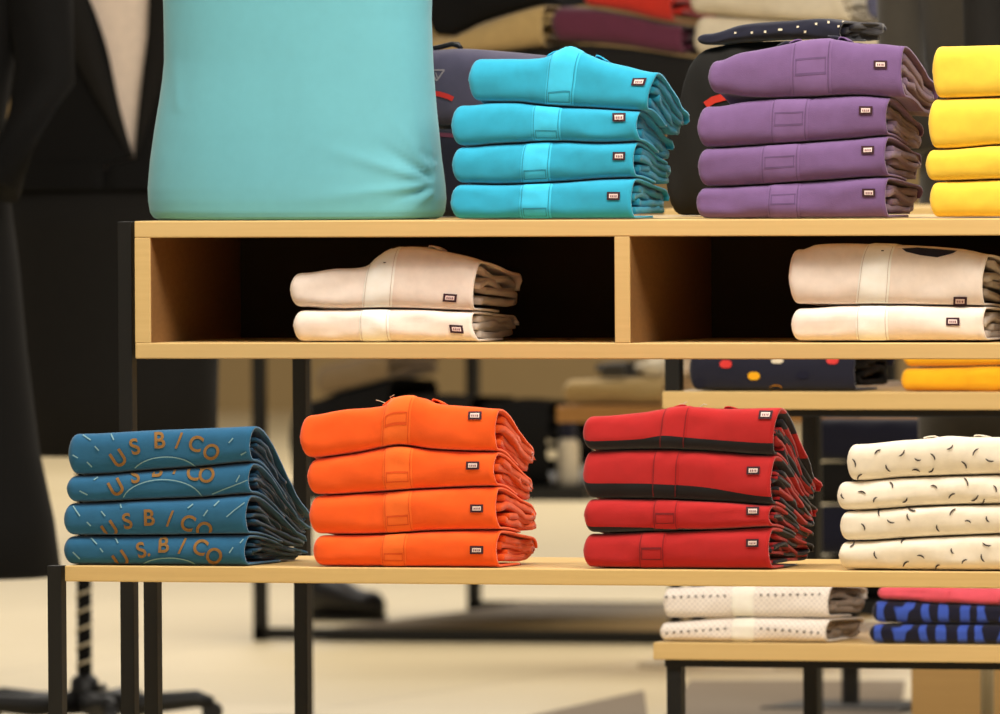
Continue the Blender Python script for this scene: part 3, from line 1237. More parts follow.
# ================================================================== TURQUOISE DISPLAY SHIRT
YT = YU + .14
rows = [(219.6, 160, 434), (217, 154, 440.5), (212, 150.5, 443), (200, 148.5, 444.3), (188, 148, 443.5), (175, 148.8, 442), (160, 150, 440), (145, 152, 438.5), (130, 154, 437),
        (115, 156.5, 435.5), (100, 159, 434.3), (80, 162, 433), (60, 164, 432), (40, 164, 431.3), (20, 163.6, 430.6), (0, 163, 430), (-40, 160, 432), (-80, 154, 438), (-110, 149, 443),
        (-140, 148, 444), (-165, 156, 436), (-182, 175, 417), (-196, 215, 378), (-202, 245, 348)]
rows = [(a, b + 3.2, c - (1.0 if a > 0 else 0)) for a, b, c in rows]
t = thing('torso_display', 'turquoise shirt stretched on a torso form standing on the tall table', 'shirt display', (at(295, 219, YT).x, YT, zt_up))
rings, n = [], 120
ridges = [((432, 182), (320, 146), 4.5, 5), ((428, 170), (388, 110), 3.6, 4), ((424, 186), (290, 200), 5, 3), ((432, 192), (404, 216), 3.6, 4), ((434, 168), (424, 120), 3, 3),
          ((420, 150), (398, 20), 6, 2.2), ((178, 110), (172, 20), 5, 2), ((430, 176), (372, 140), 3.2, -6), ((428, 188), (380, 206), 3.6, -5), ((432, 180), (404, 176), 3.5, -7), ((436, 160), (414, 148), 3, -3)]
fine = []
for i in range(len(rows) - 1):
    for q in range(4):
        fr = q / 4
        fine.append(tuple(lerp(rows[i][c], rows[i + 1][c], fr) for c in range(3)))
fine.append(rows[-1])
for (py, xa, xb) in fine:
    A, B = at(xa, py, YT), at(xb, py, YT)
    cx, rx, z = (A.x + B.x) / 2, (B.x - A.x) / 2, (A.z + B.z) / 2
    if py > 219:
        z = zt_up + .0008
    ryy = rx * .46
    ring = []
    for k_ in range(n):
        a = 2 * PI * k_ / n
        c_, q_ = math.cos(a), math.sin(a)
        p = Vector((cx + rx * math.copysign(abs(c_) ** .88, c_), YT + ryy * math.copysign(abs(q_) ** .9, q_), z))
        d = 0.0
        if q_ < .3 and py < 216:
            sx, sy = proj(p)
            for (x0, y0), (x1, y1), w, amp in ridges:
                L = math.hypot(x1 - x0, y1 - y0)
                tt = ((sx - x0) * (x1 - x0) + (sy - y0) * (y1 - y0)) / L ** 2
                ds = abs((sx - x0) * (y1 - y0) - (sy - y0) * (x1 - x0)) / L
                wt = w * (.5 + 1.2 * max(0, tt))
                if -.05 < tt < 1:
                    d += amp * .0011 * math.exp(-(ds / wt) ** 2) * (1 - tt) * sstep(-.05, .05, tt)
        d += .0012 * noise.noise(Vector((p.x * 14, a * .8, z * 6)))
        nn = Vector((c_, q_ * 2, 0)).normalized()
        ring.append(p + nn * d)
    rings.append(ring)
MB().loft(rings).obj('jersey_shirt', M_['turquoise'], t, smooth=True)
cxn = at(296, -202, YT)
MB().loft([ellipse(cxn.x, YT, cxn.z - .01, .07, .055), ellipse(cxn.x, YT, cxn.z + .03, .058, .052), ellipse(cxn.x, YT, cxn.z + .07, .056, .054), ellipse(cxn.x, YT, cxn.z + .075, .02, .02)]).obj('neck_cap', M_['skin'], t, smooth=True)
for sgn, px in ((-1, 158), (1, 434)):
    s0 = at(px, -142, YT)
    MB().tube([s0 + Vector((-sgn * .05, 0, .0)), s0 + Vector((sgn * .03, 0, -.02)), s0 + Vector((sgn * .075, 0, -.1))], [.05, .062, .058], 24).obj('sleeve', M_['turquoise'], t, smooth=True)

# ================================================================== BACK HALF OF THE TALL TABLE
YBk = YU + .43
f = folded('slate navy jacket with a red zip, folded behind the cyan polos', None, 408, [(420, 50), (455, 48), (500, 51), (560, 57), (600, 62)], [(420, 126), (500, 127), (600, 128)], YBk, M_['jacket'], M_['navy'],
           name='folded_jacket', cat='jacket', depth=.25, k=.9, zbase=zsu, R=.03, amp=.003)
mb = MB()
f.ribbon(mb, [(428, 92.5), (440, 94), (448, 96.5), (453, 99)], 5.0, .0015)
mb.obj('zip', M_['zipred'], f.t, smooth=True)
mb = MB()
f.ribbon(mb, [(431, 70), (445, 70)], 1.5)
f.ribbon(mb, [(431, 70), (437, 81)], 1.5)
f.ribbon(mb, [(445, 70), (437, 81)], 1.5)
f.ribbon(mb, [(436, 72), (438, 78)], 1.2)
mb.obj('triangle_emblem', M_['grey'], f.t)
MB().tube([at(426, 50, YBk + .03), at(440, 47, YBk + .03), at(452, 44, YBk + .03), at(458, 45, YBk + .03), at(462, 49, YBk + .03)], [.004, .004, .004, .005, .003], 8).obj('hanging_loop', M_['leather'], f.t, smooth=True)
f2 = folded('dark navy jacket with a maroon edge, lowest garment behind the cyan polos', None, 408, [(420, 128), (500, 129), (600, 130)], [(420, 219), (500, 218.6), (600, 218)], YBk, M_['navy'], M_['navy'],
            name='folded_jacket', cat='jacket', depth=.25, k=.9, zbase=zsu, R=.03, amp=.003)
mb = MB()
f2.ribbon(mb, [(430, 134), (445, 135), (460, 136)], 4)
mb.obj('edge_piping', M_['maroon'], f2.t, smooth=True)

f3 = folded('bulky black folded jacket behind the purple polos', None, 664, [(674, 100), (682, 70), (694, 52), (708, 46.5), (740, 42), (800, 40), (850, 42)], [(685, 216), (780, 217), (850, 217)], YBk, M_['blackcloth'], M_['jetcloth'],
            name='folded_jacket', cat='jacket', depth=.27, k=.95, zbase=zsu, R=.04, amp=.006, round_l=.02)
mb = MB()
f3.ribbon(mb, [(706, 105), (714, 100), (724, 97), (732, 96)], 7, .002)
mb.obj('orange_trim', M_['scarlet'], f3.t, smooth=True)
f4 = folded('navy spotted garment lying on the black jacket behind the purple polos', None, 697, [(706, 33), (740, 24), (790, 20), (820, 18), (842, 21)], [(708, 45.5), (740, 41.4), (800, 39.4), (840, 41.5)], YBk, M_['navy'], M_['navy'],
            name='folded_garment', cat='garment', depth=.22, k=.98, zbase=None, R=.02, amp=.002, under=None)
mb = MB()
for cx, cy in ((765, 32), (780, 30), (797, 27), (752, 33), (815, 24), (827, 22), (842, 22), (838, 26), (735, 33), (805, 32)):
    w = 2.2 if cx != 780 else 4
    f4.ribbon(mb, [(cx - w / 2, cy), (cx + w / 2, cy)], 2.0)
mb.obj('printed_spots', M_['cream'], f4.t)

# ================================================================== GOODS ON THE REAR RACK
zr_lo, zr_up = zr1 + .0006, zr2 + .0006
for i, (l, tp, bt, lab) in enumerate((
        (663, [(668, 588), (700, 586.5), (830, 585)], [(669, 618), (745, 617.2), (828, 618.3)], 'upper white dotted folded shirt on the lower rack shelf'),
        (660, [(666, 622.5), (700, 620), (745, 617.8), (828, 618.9)], [(666, 642.4), (745, 642.6), (826, 642.8)], 'lower white dotted folded shirt on the lower rack shelf'))):
    f = folded(lab, 'white dotted shirts on the rack', l, tp, bt, Y2 + .015, M_['dots'], M_['dots_in'], depth=.2, k=.9, zbase=zr_lo, round_l=.01)
    f.placket(731, 753, M_['milk'], M_['milk'], f.t, box=False)
    mb = MB()
    for q in range(22):
        px = 667 + q * 7.2
        if 727 < px < 757:
            continue
        py = (597 - (px - 667) * .02 if i == 0 else 633 - max(0, 6 - abs(px - 742) * .08))
        f.ribbon(mb, [(px - 1.1, py), (px + 1.1, py)], 2.0)
    mb.obj('printed_dots', M_['ink'], f.t)
for i, (l, tp, bt, lab) in enumerate((
        (872, [(880, 600.5), (960, 604.5), (1045, 606)], [(880, 623), (960, 623.5), (1045, 624)], 'upper blue and black brush-patterned shirt under the pink shirt'),
        (869.5, [(878, 624), (960, 624.3), (1045, 624.8)], [(878, 643.8), (960, 644.2), (1045, 644.5)], 'lower blue and black brush-patterned shirt on the rack shelf'))):
    f = folded(lab, 'blue patterned shirts on the rack', l, tp, bt, Y2 + .015, M_['brush'], M_['navy'], depth=.2, k=.9, zbase=zr_lo, round_l=.016)
f = folded('pink folded shirt lying on the blue patterned shirts', None, 878, [(884, 586), (1000, 588), (1010, 588)], [(884, 600), (960, 604), (998, 605.5)], Y2 + .015, M_['pink'], M_['cream'], depth=.2, k=.9, zbase=zr_lo, round_l=.01)
f.placket(918, 946, M_['pink'], M_['pink'], f.t)
f = folded('navy shirt printed with coloured spots on the upper rack shelf', None, 689, [(694, 350), (780, 349), (856, 349)], [(694, 390.6), (780, 391), (855, 391.2)], Y2 + .015, M_['navy'], M_['jetcloth'], depth=.2, k=.95, zbase=zr_up, round_l=.014)
for nm, pts in (('zipred', [(726, 364), (832, 360)]), ('amber', [(754, 376), (776, 389)]), ('brush', [(803, 375), (700, 383)]), ('cream', [(777, 361)])):
    for cx, cy in pts:
        mb = MB()
        f.ribbon(mb, [(cx - 6, cy), (cx - 3, cy), (cx, cy), (cx + 3, cy), (cx + 6, cy)], 8 if nm != 'cream' else 5, .0015, taper=True)
        mb.obj('printed_spot', M_[nm], f.t)
f = folded('upper amber folded shirt on the upper rack shelf', 'amber shirts on the rack', 903, [(910, 345), (980, 345), (1060, 345)], [(910, 367), (965, 366.5), (985, 366), (1060, 364)], Y2 + .015, M_['amber'], M_['amber'], depth=.2, k=.95, zbase=zr_up, round_l=.012)
f = folded('lower amber folded shirt on the upper rack shelf', 'amber shirts on the rack', 901, [(908, 368), (965, 367), (985, 366.5), (1060, 364.5)], [(908, 392), (980, 392.6), (1060, 393)], Y2 + .015, M_['amber'], M_['amber'], depth=.2, k=.95, zbase=zr_up, round_l=.012)
f.placket(967, 998, M_['amber'], M_['amber'], f.t)


# ================================================================== MANNEQUINS
def jacket_loft(rows, cx, cy, open_, n=64):
    """rows: (z, rx, ry); open_: (z) -> angles of the front opening, measured at the front (-Y)"""
    rings = []
    for z, rx, ryy in rows:
        a0, a1 = open_(z)
        ring = []
        for k in range(n + 1):
            a = lerp(a1, a0 + 2 * PI, k / n)
            x = cx + rx * math.copysign(abs(math.sin(a)) ** .9, math.sin(a))
            y = cy - ryy * math.cos(a)
            w = .006 * noise.noise(Vector((a * 3, z * 5, cx)))
            ring.append(Vector((x + w, y + w, z)))
        rings.append(ring)
    vs = [p for r in rings for p in r]
    m = n + 1
    return vs, [(i * m + k, i * m + k + 1, (i + 1) * m + k + 1, (i + 1) * m + k) for i in range(len(rings) - 1) for k in range(n)]


Pb = on_floor(85, 722)
YM = Pb.y


def mz(py):
    return at(85, py, YM).z


cxm = at(112, 100, YM).x
t = thing('mannequin', 'mannequin in a black jacket open over a pale shirt and a black skirt', 'mannequin', (Pb.x, YM, 0))
mrows = []
for py, w, d in ((190, .222, .135), (170, .215, .13), (140, .205, .125), (110, .205, .125), (70, .212, .13), (30, .222, .135), (0, .228, .138), (-40, .235, .138), (-80, .24, .13), (-110, .225, .115), (-130, .17, .1), (-142, .09, .075)):
    mrows.append((mz(py), w, d))
fy = YM - .13


def opening(z):
    py = 120 + (z - CAM.z) / (mz(0) - mz(100)) * -100
    py = proj(Vector((cxm, YM, z)))[1]
    if py > 158:
        return 0.13, 0.15
    tt = min(1.5, (158 - py) / 158)
    xl_ = lerp(131, 90, tt)
    xr_ = lerp(134, 143, min(1, tt * 1.3))
    rx = .21
    al = math.asin(max(-.95, min(.95, (at(xl_, py, YM - .12).x - cxm) / rx)))
    ar = math.asin(max(-.95, min(.95, (at(xr_, py, YM - .12).x - cxm) / rx)))
    return al, ar


fr = []
for i in range(len(mrows) - 1):
    for q in range(5):
        fr.append(tuple(lerp(mrows[i][c], mrows[i + 1][c], q / 5) for c in range(3)))
fr.append(mrows[-1])
vs, fs = jacket_loft(fr, cxm, YM, opening)
MB().add(vs, fs).obj('jacket', M_['jetcloth'], t, smooth=True, solid=.006)
MB().loft([ellipse(cxm, YM, z, rx - .02, ryy - .018) for z, rx, ryy in mrows[1:]]).obj('shirt', M_['shirtwhite'], t, smooth=True)
# lapels along the opening
for side in (0, 1):
    A, B = [], []
    for z, rx, ryy in fr:
        py = proj(Vector((cxm, YM, z)))[1]
        if py > 158 or py < -90:
            continue
        a = opening(z)[side]
        tt = (158 - py) / 250
        da = (-1 if side == 0 else 1) * .30 * math.sin(min(1, tt * 1.3) * PI * .6)
        for lst, aa, off in ((A, a, .008), (B, a + da, .012)):
            lst.append(Vector((cxm + (rx + off) * math.sin(aa), YM - (ryy + off) * math.cos(aa), z)))
    k = len(A)
    MB().add(A + B, [(i, i + 1, k + i + 1, k + i) for i in range(k - 1)]).obj('lapel', M_['blackcloth'], t, smooth=True, solid=.004)
MB().loft([ellipse(cxm - .002, YM, mz(py), w + .008, d) for py, w, d in ((186, .212, .128), (230, .212, .135), (300, .212, .14), (380, .205, .145), (455, .2, .15))]).obj('skirt', M_['blackcloth'], t, smooth=True)
for sg in (-1, 1):
    MB().tube([Vector((cxm + sg * .2, YM, mz(-115))), Vector((cxm + sg * .275, YM, mz(-60))), Vector((cxm + sg * .30, YM + .02, mz(60))), Vector((cxm + sg * .30, YM - .02, mz(170)))], [.05, .07, .06, .048], 20).obj('sleeve', M_['jetcloth'], t, smooth=True)
MB().loft([ellipse(cxm, YM, mz(-135), .06, .06), ellipse(cxm, YM, mz(-165), .055, .058), ellipse(cxm, YM, mz(-190), .058, .06), ellipse(cxm, YM, mz(-193), .02, .02)]).obj('neck', M_['skin'], t, smooth=True)
# stand
MB().tube([Vector((Pb.x, YM, mz(460) + .05)), Vector((Pb.x, YM, mz(690)))], .0145, 16).obj('pole', M_['jetcloth'], t, smooth=True)
hel = []
z0, z1 = mz(676), mz(585) + .12
turns = (z1 - z0) / .034
for q in range(int(turns * 20)):
    a = 2 * PI * q / 20
    hel.append(Vector((Pb.x + .0150 * math.cos(a), YM + .0150 * math.sin(a), z0 + .034 * q / 20)))
MB().tube(hel, .003, 6).obj('spiral_band', M_['ring'], t, smooth=True)
MB().loft([ellipse(Pb.x, YM, mz(p), r, r, 20) for p, r in ((705, .026), (702, .03), (680, .027), (676, .02), (674, .013))]).obj('collar_clamp', M_['black'], t, smooth=True)
MB().tube([Vector((Pb.x + .02, YM - .01, mz(686))), Vector((Pb.x + .045, YM - .02, mz(687))), Vector((Pb.x + .05, YM - .02, mz(685)))], [.005, .005, .009], 10).obj('knob', M_['black'], t, smooth=True)
for q in range(5):
    a = 2 * PI * q / 5 + .25
    d = Vector((math.cos(a), math.sin(a), 0))
    o = MB().tube([Vector((Pb.x, YM, mz(702))) + d * .01, Vector((Pb.x, YM, mz(704))) + d * .12, Vector((Pb.x, YM, .045)) + d * .22, Vector((Pb.x, YM, .035)) + d * .25],
                  [.024, .022, .018, .014], 10).obj('base_arm', M_['black'], t, smooth=True)
    c = Vector((Pb.x, YM, .02)) + d * .25
    tt = Vector((-d.y, d.x, 0)) * .012
    MB().tube([c - tt, c + tt], .02, 16).obj('caster', M_['black'], o, smooth=False)

# long black coat at the far left
YN = 4.0
cn = at(-79, 400, YN)
t = thing('mannequin', 'mannequin in a long flared black coat cut by the left edge of the frame', 'mannequin', (cn.x, YN, 0))


def nz(py):
    return at(-92, py, YN).z


MB().loft([ellipse(cn.x, YN, nz(py), w, d, 48) for py, w, d in ((577, .24, .20), (573, .262, .22), (520, .25, .205), (450, .222, .19), (350, .2, .165), (270, .188, .15), (190, .17, .13), (120, .165, .125), (40, .19, .13), (-60, .21, .13), (-100, .2, .11), (-125, .12, .09), (-135, .07, .07))]).obj('coat', M_['jetcloth'], t, smooth=True)
for sg in (-1, 1):
    MB().tube([Vector((cn.x + sg * .17, YN, nz(-100))), Vector((cn.x + sg * .235, YN, nz(-40))), Vector((cn.x + sg * .25, YN, nz(80))), Vector((cn.x + sg * .2, YN - .12, nz(190)))], [.05, .065, .055, .045], 20).obj('sleeve', M_['jetcloth'], t, smooth=True)
MB().loft([ellipse(cn.x, YN, nz(-130), .056, .056), ellipse(cn.x, YN, nz(-175), .055, .058), ellipse(cn.x, YN, nz(-178), .02, .02)]).obj('neck', M_['skin'], t, smooth=True)
MB().tube([Vector((cn.x, YN, nz(560))), Vector((cn.x, YN, .02))], .014, 16).obj('pole', M_['black'], t, smooth=True)
MB().loft([ellipse(cn.x, YN, z, r, r) for z, r in ((0.0, .17), (.012, .17), (.02, .15), (.024, .03))]).obj('base_plate', M_['black'], t, smooth=False)

# dark olive coat and black coat behind the yellow stack
for px, lab, mat, YH, hw in ((984, 'dark olive coat on a stand behind the purple and yellow stacks', 'olive', 3.6, .115), (1064, 'black coat on a stand at the right edge behind the yellow shirts', 'blackcloth', 3.2, .1)):
    c = at(px, 100, YH)
    zz = lambda py: at(px, py, YH).z
    t = thing('coat_stand', lab, 'coat', (c.x, YH, 0))
    MB().loft([ellipse(c.x, YH, zz(py), w, d, 40) for py, w, d in ((520, hw * .9, .1), (515, hw * 1.05, .11), (300, hw * 1.02, .11), (150, hw, .1), (60, hw, .1), (-20, hw * 1.1, .11), (-120, hw * 1.2, .11), (-160, hw, .09), (-175, .06, .06))]).obj('coat', M_[mat], t, smooth=True)
    for sg in (-1, 1):
        MB().tube([Vector((c.x + sg * hw, YH, zz(-150))), Vector((c.x + sg * (hw + .03), YH - .02, zz(-60))), Vector((c.x + sg * (hw + .01), YH - .08, zz(60))), Vector((c.x + sg * (hw - .03), YH - .1, zz(150)))], [.04, .045, .042, .036], 18).obj('sleeve', M_[mat], t, smooth=True)
    MB().tube([Vector((c.x, YH, zz(500))), Vector((c.x, YH, .02))], .012, 14).obj('pole', M_['ring'], t, smooth=True)
    MB().loft([ellipse(c.x, YH, z, r, r) for z, r in ((0.0, .15), (.012, .15), (.02, .13), (.024, .02))]).obj('base_plate', M_['black'], t)

# ================================================================== FAR TABLES AND GOODS
# shelf unit behind the tall table carrying piles of garments
YS = 5.0
x0, x1 = at(286, 100, YS).x, at(905, 100, YS).x
zS = at(600, 118, YS).z
t = thing('garment_table', 'black garment table standing behind the tall cubby table', 'table', ((x0 + x1) / 2, YS + .25, 0))
MB().box(x0, x1, YS - .02, YS + .5, zS - .03, zS).obj('table_top', M_['black'], t, bevel=.002)
for px in (303, 813):
    c = at(px, 400, YS + .2)
    MB().tube([Vector((c.x, YS + .2, zS - .03)), Vector((c.x, YS + .2, .012))], .016, 16).obj('column', M_['black'], t, smooth=True)
    MB().box(c.x - .16, c.x + .16, YS + .06, YS + .36, 0, .012).obj('foot_plate', M_['black'], t, bevel=.002)
for lab, l, tp, bt, mat, nm in (
        ('wide black folded garment at the bottom of the far garment pile', 420, [(430, 58), (500, 54), (550, 49), (562, 44), (620, 48), (700, 58)], [(430, 118), (560, 118), (700, 118)], 'blackcloth', 'garment'),
        ('maroon folded garment on the far garment pile', 552, [(558, 6), (620, 14), (680, 26)], [(562, 42), (620, 46.5), (684, 55)], 'maroon', 'garment'),
        ('scarlet folded garment on top of the maroon one', 583, [(590, -14), (672, -14)], [(590, 7), (620, 11.5), (672, 22)], 'scarlet', 'garment'),
        ('tan folded trousers on the far garment pile', 428, [(440, 38), (480, 22), (520, 10), (543, 5)], [(440, 55.5), (500, 51.5), (543, 46.5)], 'tan', 'trousers'),
        ('black garment on top of the tan trousers', 428, [(434, -20), (543, -20)], [(440, 36), (480, 20), (520, 8), (543, 3)], 'jetcloth', 'garment'),
        ('long cream folded garment behind the purple polos', 694, [(700, 16), (760, 20), (880, 24)], [(700, 58), (760, 60), (895, 60)], 'cream', 'garment'),
        ('grey white folded garment on the cream one', 690, [(700, -14), (780, -14), (840, -10)], [(700, 14.5), (760, 19), (850, 22.5)], 'cream', 'garment'),
        ('grey blue folded garment at the right of the far pile', 866, [(872, -12), (915, -10)], [(872, 20), (914, 22)], 'greyblue', 'garment'),
        ('dark garment stacked below the cream garment', 722, [(728, 62.5), (800, 62.5), (890, 63)], [(728, 118), (890, 118)], 'blackcloth', 'garment')):
    folded(lab, None, l, tp, bt, YS + (.0 if lab[0] != 'd' else .0), M_[mat], M_[mat], name='folded_' + nm, cat=nm, depth=.3, k=.96, zbase=zS + .0006, R=.03, amp=.004, detail=False)

# table A : black frame with floor rails
A0 = on_floor(253, 641)
YA = A0.y
yAr = solve_y(253, YA, 467)
xa0 = A0.x
xa1 = at(690, 600, YA).x
t = thing('garment_table', 'large black framed garment table with floor rails, seen between the front tables', 'table', ((xa0 + xa1) / 2, (YA + yAr) / 2, 0))
for x in (xa0, xa1):
    for y in (YA, yAr):
        post(t, x, y, 0, .80, w=.028)
for y in (YA, yAr):
    MB().box(xa0, xa1, y, y + .026, .004, .03).obj('floor_rail', M_['black'], t)
MB().box(xa0, xa1 + .03, YA, yAr + .03, .80, .83).obj('table_top', M_['wood'], t, bevel=.002)
MB().box(at(312, 640, YA).x, xa1, YA + .03, yAr - .002, .005, .026).obj('shade_board', M_['shadeboard'], t)  # brown sheet standing in for the shadow under this table
zA = at(400, 487, YA).z
xm = at(585, 500, YA).x
MB().box(xa0, xm, YA, yAr, zA - .03, zA).obj('shelf', M_['black'], t)
tanf = folded('dull tan folded garment lying on the black trousers', None, 316, [(322, 366), (388, 350)], [(322, 395), (388, 377.6)], YA + .04, M_['taupe'], M_['taupe'], name='folded_garment', cat='garment', depth=.34, k=.98, zbase=zA + .0006, R=.03, amp=.004, detail=False)
GA = None
for lab, l, tp, bt, mat in (
        ('black folded trousers on the shelf of the large black table, left pile', 290, [(300, 402), (340, 390), (388, 378)], [(300, 486.6), (388, 486.6)], 'jetcloth'),
        ('black folded pullover on the shelf of the large black table, middle pile', 395, [(402, 396), (440, 394), (468, 396)], [(402, 486.6), (468, 486.6)], 'blackcloth'),
        ('black folded jumper at the right end of the large black table shelf', 476, [(482, 402), (520, 398), (548, 400)], [(482, 486.6), (548, 486.6)], 'jetcloth')):
    folded(lab, None, l, tp, bt, YA + .04, M_[mat], M_[mat], under=tanf if 'left pile' in lab else None, name='folded_garment', cat='garment', depth=.35, k=.96, zbase=zA + .0006, R=.04, amp=.006, detail=False)

# shoe on the floor under table A
S0 = on_floor(350, 621)
t = thing('shoe', 'black leather shoe on the floor beyond the front tables', 'shoe', (S0.x, S0.y, 0))
rings = []
for q in range(13):
    s_ = q / 12
    x = S0.x + lerp(-.10, .085, s_)
    w = .036 + .012 * math.sin(s_ * PI * 1.1) - .02 * max(0, s_ - .85) / .15
    h = lerp(.10, .06, sstep(.25, .8, s_)) - .02 * max(0, s_ - .9) / .1
    if s_ < .1:
        w *= .75
    rings.append([Vector((x, S0.y + w * math.cos(2 * PI * k / 16), .012 + h * (.5 + .5 * math.sin(2 * PI * k / 16)))) for k in range(16)])
MB().loft(rings).obj('upper', M_['leather'], t, smooth=True)
MB().loft([[Vector((S0.x + (.0 if abs(math.cos(2 * PI * k / 24)) < 2 else 0) - .008 + .1 * math.cos(2 * PI * k / 24), S0.y + .05 * math.sin(2 * PI * k / 24), z)) for k in range(24)] for z in (0.0, .014)]).obj('sole', M_['black'], t)

# wooden table C with tan garments
YCt = 7.4
x0, x1 = at(556, 410, YCt).x, at(860, 410, YCt).x
zC = at(600, 406, YCt).z
t = thing('garment_table', 'small wooden garment table beyond the gap between orange and red stacks', 'table', ((x0 + x1) / 2, YCt + .3, 0))
MB().box(x0, x1, YCt, YCt + .7, zC - .035, zC).obj('table_top', M_['wood_in'], t, bevel=.003)
for px in (675, 811):
    c = at(px, 500, YCt + .3)
    MB().tube([Vector((c.x, YCt + .3, zC - .035)), Vector((c.x, YCt + .3, .012))], .014, 16).obj('column', M_['black'], t, smooth=True)
    MB().box(c.x - .06, c.x + .06, YCt + .22, YCt + .38, 0, .012).obj('foot_plate', M_['cream'], t, bevel=.002)
folded('tan folded trousers on the small wooden garment table', None, 563, [(570, 380), (620, 379), (664, 377)], [(570, 405.4), (664, 405.4)], YCt + .02, M_['tan'], M_['tan'], name='folded_trousers', cat='trousers', depth=.3, k=.96, zbase=zC + .0006, R=.03, amp=.004, detail=False)
folded('grey brown folded garment on the tan trousers', None, 600, [(606, 362), (626, 361)], [(606, 378.2), (626, 377.8)], YCt + .03, M_['olive'], M_['olive'], name='folded_garment', cat='garment', depth=.22, k=.98, zbase=zC + .0006, R=.02, amp=.004, detail=False)
folded('cream folded garment beside the grey brown one', None, 642, [(647, 358), (664, 358)], [(647, 377.2), (664, 376.6)], YCt + .03, M_['cream'], M_['cream'], name='folded_garment', cat='garment', depth=.22, k=.98, zbase=zC + .0006, R=.02, amp=.004, detail=False)

# beige container with a navy lid at the end of table A's shelf
yv = YA + .12
c = at(568, 486, yv)
c.z = zA + .0008
zz = lambda py: at(560, py, yv).z
t = thing('container', 'beige bottle shaped container with a navy cap beyond the orange stack', 'container', (c.x, yv, c.z))
MB().loft([ellipse(c.x, yv, z, r, r, 24) for z, r in ((c.z, .022), (zz(478), .026), (zz(446), .026), (zz(439), .02))]).obj('container_body', M_['cream'], t, smooth=True)
MB().loft([ellipse(c.x, yv, zz(p), r, r, 24) for p, r in ((438.6, .018), (436, .02), (418, .018), (415, .008))]).obj('cap', M_['navy'], t, smooth=True)

# table D with dark garments behind the rack
YD = 5.8
x0, x1 = at(806, 500, YD).x, at(960, 500, YD).x
zD = at(870, 600, YD).z
t = thing('garment_table', 'black low table with dark piles behind the dash-printed shirts', 'table', ((x0 + x1) / 2, YD + .25, 0))
MB().box(x0, x1, YD, YD + .5, zD - .03, zD).obj('table_top', M_['black'], t)
c = at(850, 600, YD + .25)
MB().tube([Vector((c.x, YD + .25, zD - .03)), Vector((c.x, YD + .25, .012))], .018, 16).obj('column', M_['olive'], t, smooth=True)
MB().box(c.x - .14, c.x + .14, YD + .1, YD + .4, 0, .012).obj('foot_plate', M_['olive'], t, bevel=.002)
for tp, bt, lab, mat in ((418, 461.7, 'topmost navy garment of the pile behind the dash-printed shirts', 'navy'), (462, 504.7, 'second dark garment from top of the pile behind the dash-printed shirts', 'blackcloth'),
                         (505, 555.7, 'third dark garment from top of the pile behind the dash-printed shirts', 'navy'), (556, 601, 'lowest dark garment of the pile behind the dash-printed shirts', 'jetcloth')):
    folded(lab, 'dark pile behind the rack', 812, [(820, tp), (870, tp), (925, tp)], [(820, bt), (870, bt), (925, bt)], YD + .02, M_[mat], M_[mat], name='folded_garment', cat='garment', depth=.3, k=.96, zbase=zD + .0006, R=.035, amp=.003, detail=False)

# crate, cabinet, flat floor patches
p0, p1 = at(911, 690, 4.4), at(1090, 690, 4.4)
zc = at(950, 640, 4.4).z
t = thing('wooden_crate', 'pale wooden crate standing on the floor behind the rack', 'crate', ((p0.x + p1.x) / 2, 4.6, 0))
MB().box(p0.x, p1.x, 4.4, 4.414, 0, zc).obj('front_panel', M_['crate'], t, bevel=.002)
MB().box(p0.x, p0.x + .014, 4.4145, 4.8, 0, zc).obj('side_panel', M_['crate'], t)
MB().box(p1.x - .014, p1.x, 4.4145, 4.8, 0, zc).obj('side_panel', M_['crate'], t)
MB().box(p0.x + .0145, p1.x - .0145, 4.786, 4.8, 0, zc).obj('back_panel', M_['crate'], t)
MB().box(p0.x + .0145, p1.x - .0145, 4.4145, 4.7855, .005, .02).obj('bottom_panel', M_['crate'], t)
m0 = on_floor(690, 684)  # thin grey brown sheet lying flat on the floor
m1 = on_floor(905, 684)
yf = on_floor(690, 760).y
o = MB().add([(m0.x, m0.y, .0005), (m1.x, m1.y, .0005), (on_floor(905, 760).x, yf, .0005), (on_floor(690, 760).x - .1, yf, .0005),
              (m0.x, m0.y, .008), (m1.x, m1.y, .008), (on_floor(905, 760).x, yf, .008), (on_floor(690, 760).x - .1, yf, .008)],
             [(0, 1, 2, 3), (4, 5, 6, 7), (0, 1, 5, 4), (1, 2, 6, 5), (2, 3, 7, 6), (3, 0, 4, 7)]).obj('floor_patch', M_['taupe'], None, (m0.x, m0.y, 0))
tag(o, 'grey brown flat patch on the floor below the rack', 'mat')
g0, g1, g2 = on_floor(520, 722), on_floor(644, 694), on_floor(650, 740)  # thin brown four-cornered sheet, flat on the floor
o = MB().add([Vector((g.x, g.y, z)) for z in (.0005, .008) for g in (g0, g1, g2, on_floor(500, 745))], [(0, 1, 2, 3), (4, 5, 6, 7), (0, 1, 5, 4), (1, 2, 6, 5), (2, 3, 7, 6), (3, 0, 4, 7)]).obj('floor_patch', M_['taupe'], None, (g0.x, g0.y, 0))
tag(o, 'brown flat patch on the floor at the bottom centre of the picture', 'mat')

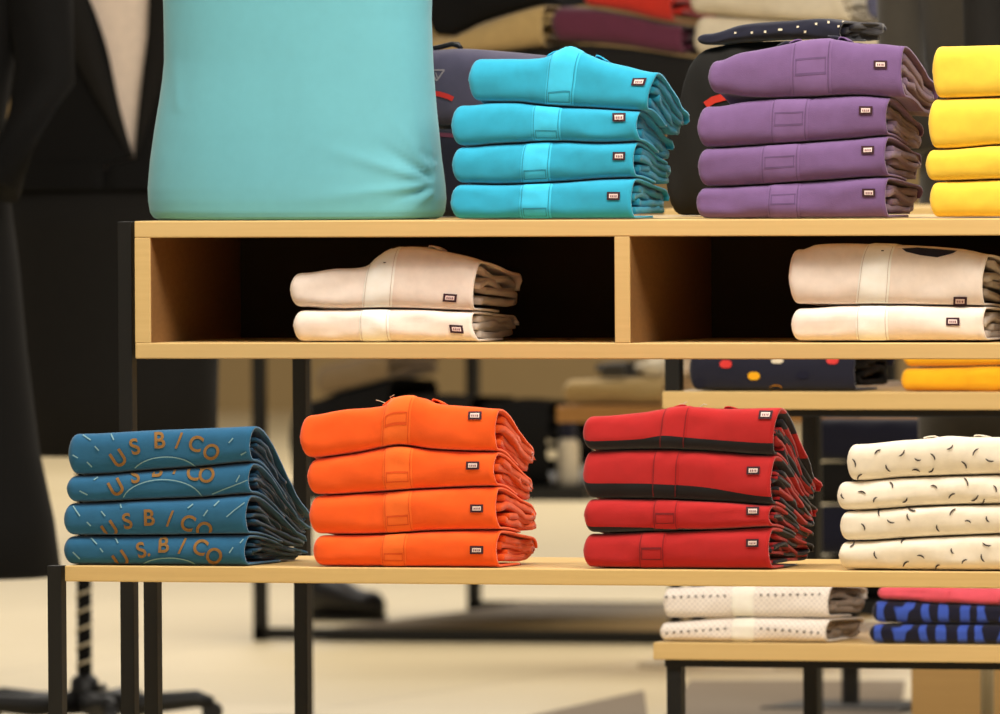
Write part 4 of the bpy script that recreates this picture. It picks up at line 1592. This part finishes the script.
# ================================================================== ROOM
m, nt, b = nodes('beige_tile')
tc = N(nt, 'ShaderNodeTexCoord')
br = N(nt, 'ShaderNodeTexBrick', i_Scale=1.0)
br.offset = 0
br.inputs['Brick Width'].default_value = 1.2
br.inputs['Row Height'].default_value = 1.2
br.inputs['Mortar Size'].default_value = .004
br.inputs['Color1'].default_value = lin((234, 216, 176))
br.inputs['Color2'].default_value = lin((222, 204, 162))
br.inputs['Mortar'].default_value = lin((170, 150, 112))
nt.links.new(tc.outputs['Object'], br.inputs['Vector'])
nt.links.new(br.outputs['Color'], b.inputs['Base Color'])
b.inputs['Roughness'].default_value = .4
tag(MB().box(-30, 14, -19, 28, -.1, 0).obj('floor', m), kind='structure')
m2 = plain('tan_wall', (176, 150, 104), .9)
tag(MB().box(-30, 14, 28, 28.1, 0, 5).obj('wall_back', m2), kind='structure')


# ================================================================== LIGHT
def area(name, loc, target, size, power, col):
    l = bpy.data.lights.new(name, 'AREA')
    l.shape = 'RECTANGLE'
    l.size, l.size_y = size
    l.energy = power
    l.color = col
    o = bpy.data.objects.new(name, l)
    COL.objects.link(o)
    o.location = loc
    o.rotation_euler = (Vector(target) - Vector(loc)).to_track_quat('-Z', 'Y').to_euler()
    return o


WARM = (1.0, .925, .83)
area('end_fill', (0.1, -.75, 3.5), (0, .3, .7), (2.6, .9), 135, WARM)
area('end_fill', (3.4, -1.9, 4.4), (0.2, .3, .7), (1.6, 1.2), 150, WARM)  # unseen fill from the right, added to brighten the shirts' open ends
area('end_fill', (0.6, 2.4, 3.6), (0.2, 3.2, 0), (4, 1.2), 70, WARM)
area('end_fill', (-2.2, 9.0, 4.0), (-2.2, 9, 0), (8, 4), 310, WARM)
area('end_fill', (-5, 19, 4.5), (-5, 19, 0), (12, 8), 640, WARM)
w = bpy.data.worlds.new('shop_ambient')
scene.world = w
w.use_nodes = True
w.node_tree.nodes['Background'].inputs[0].default_value = (1.0, .91, .8, 1)
w.node_tree.nodes['Background'].inputs[1].default_value = .2
scene.view_settings.view_transform = 'Standard'
scene.view_settings.look = 'None'
scene.view_settings.exposure = 0
for nm, X, Y, Z in (('low L', xl0, YL, zt_low), ('low R', at(1000, 571, YL).x, YL, zt_low), ('up L', ux0, YU, zt_up), ('up R', at(1000, 218, YU).x, YU, zt_up)):
    print(nm, [round(v, 1) for v in proj(Vector((X, Y, Z)))])
print('depths', ry, UD, YM, YA, yAr, pry)
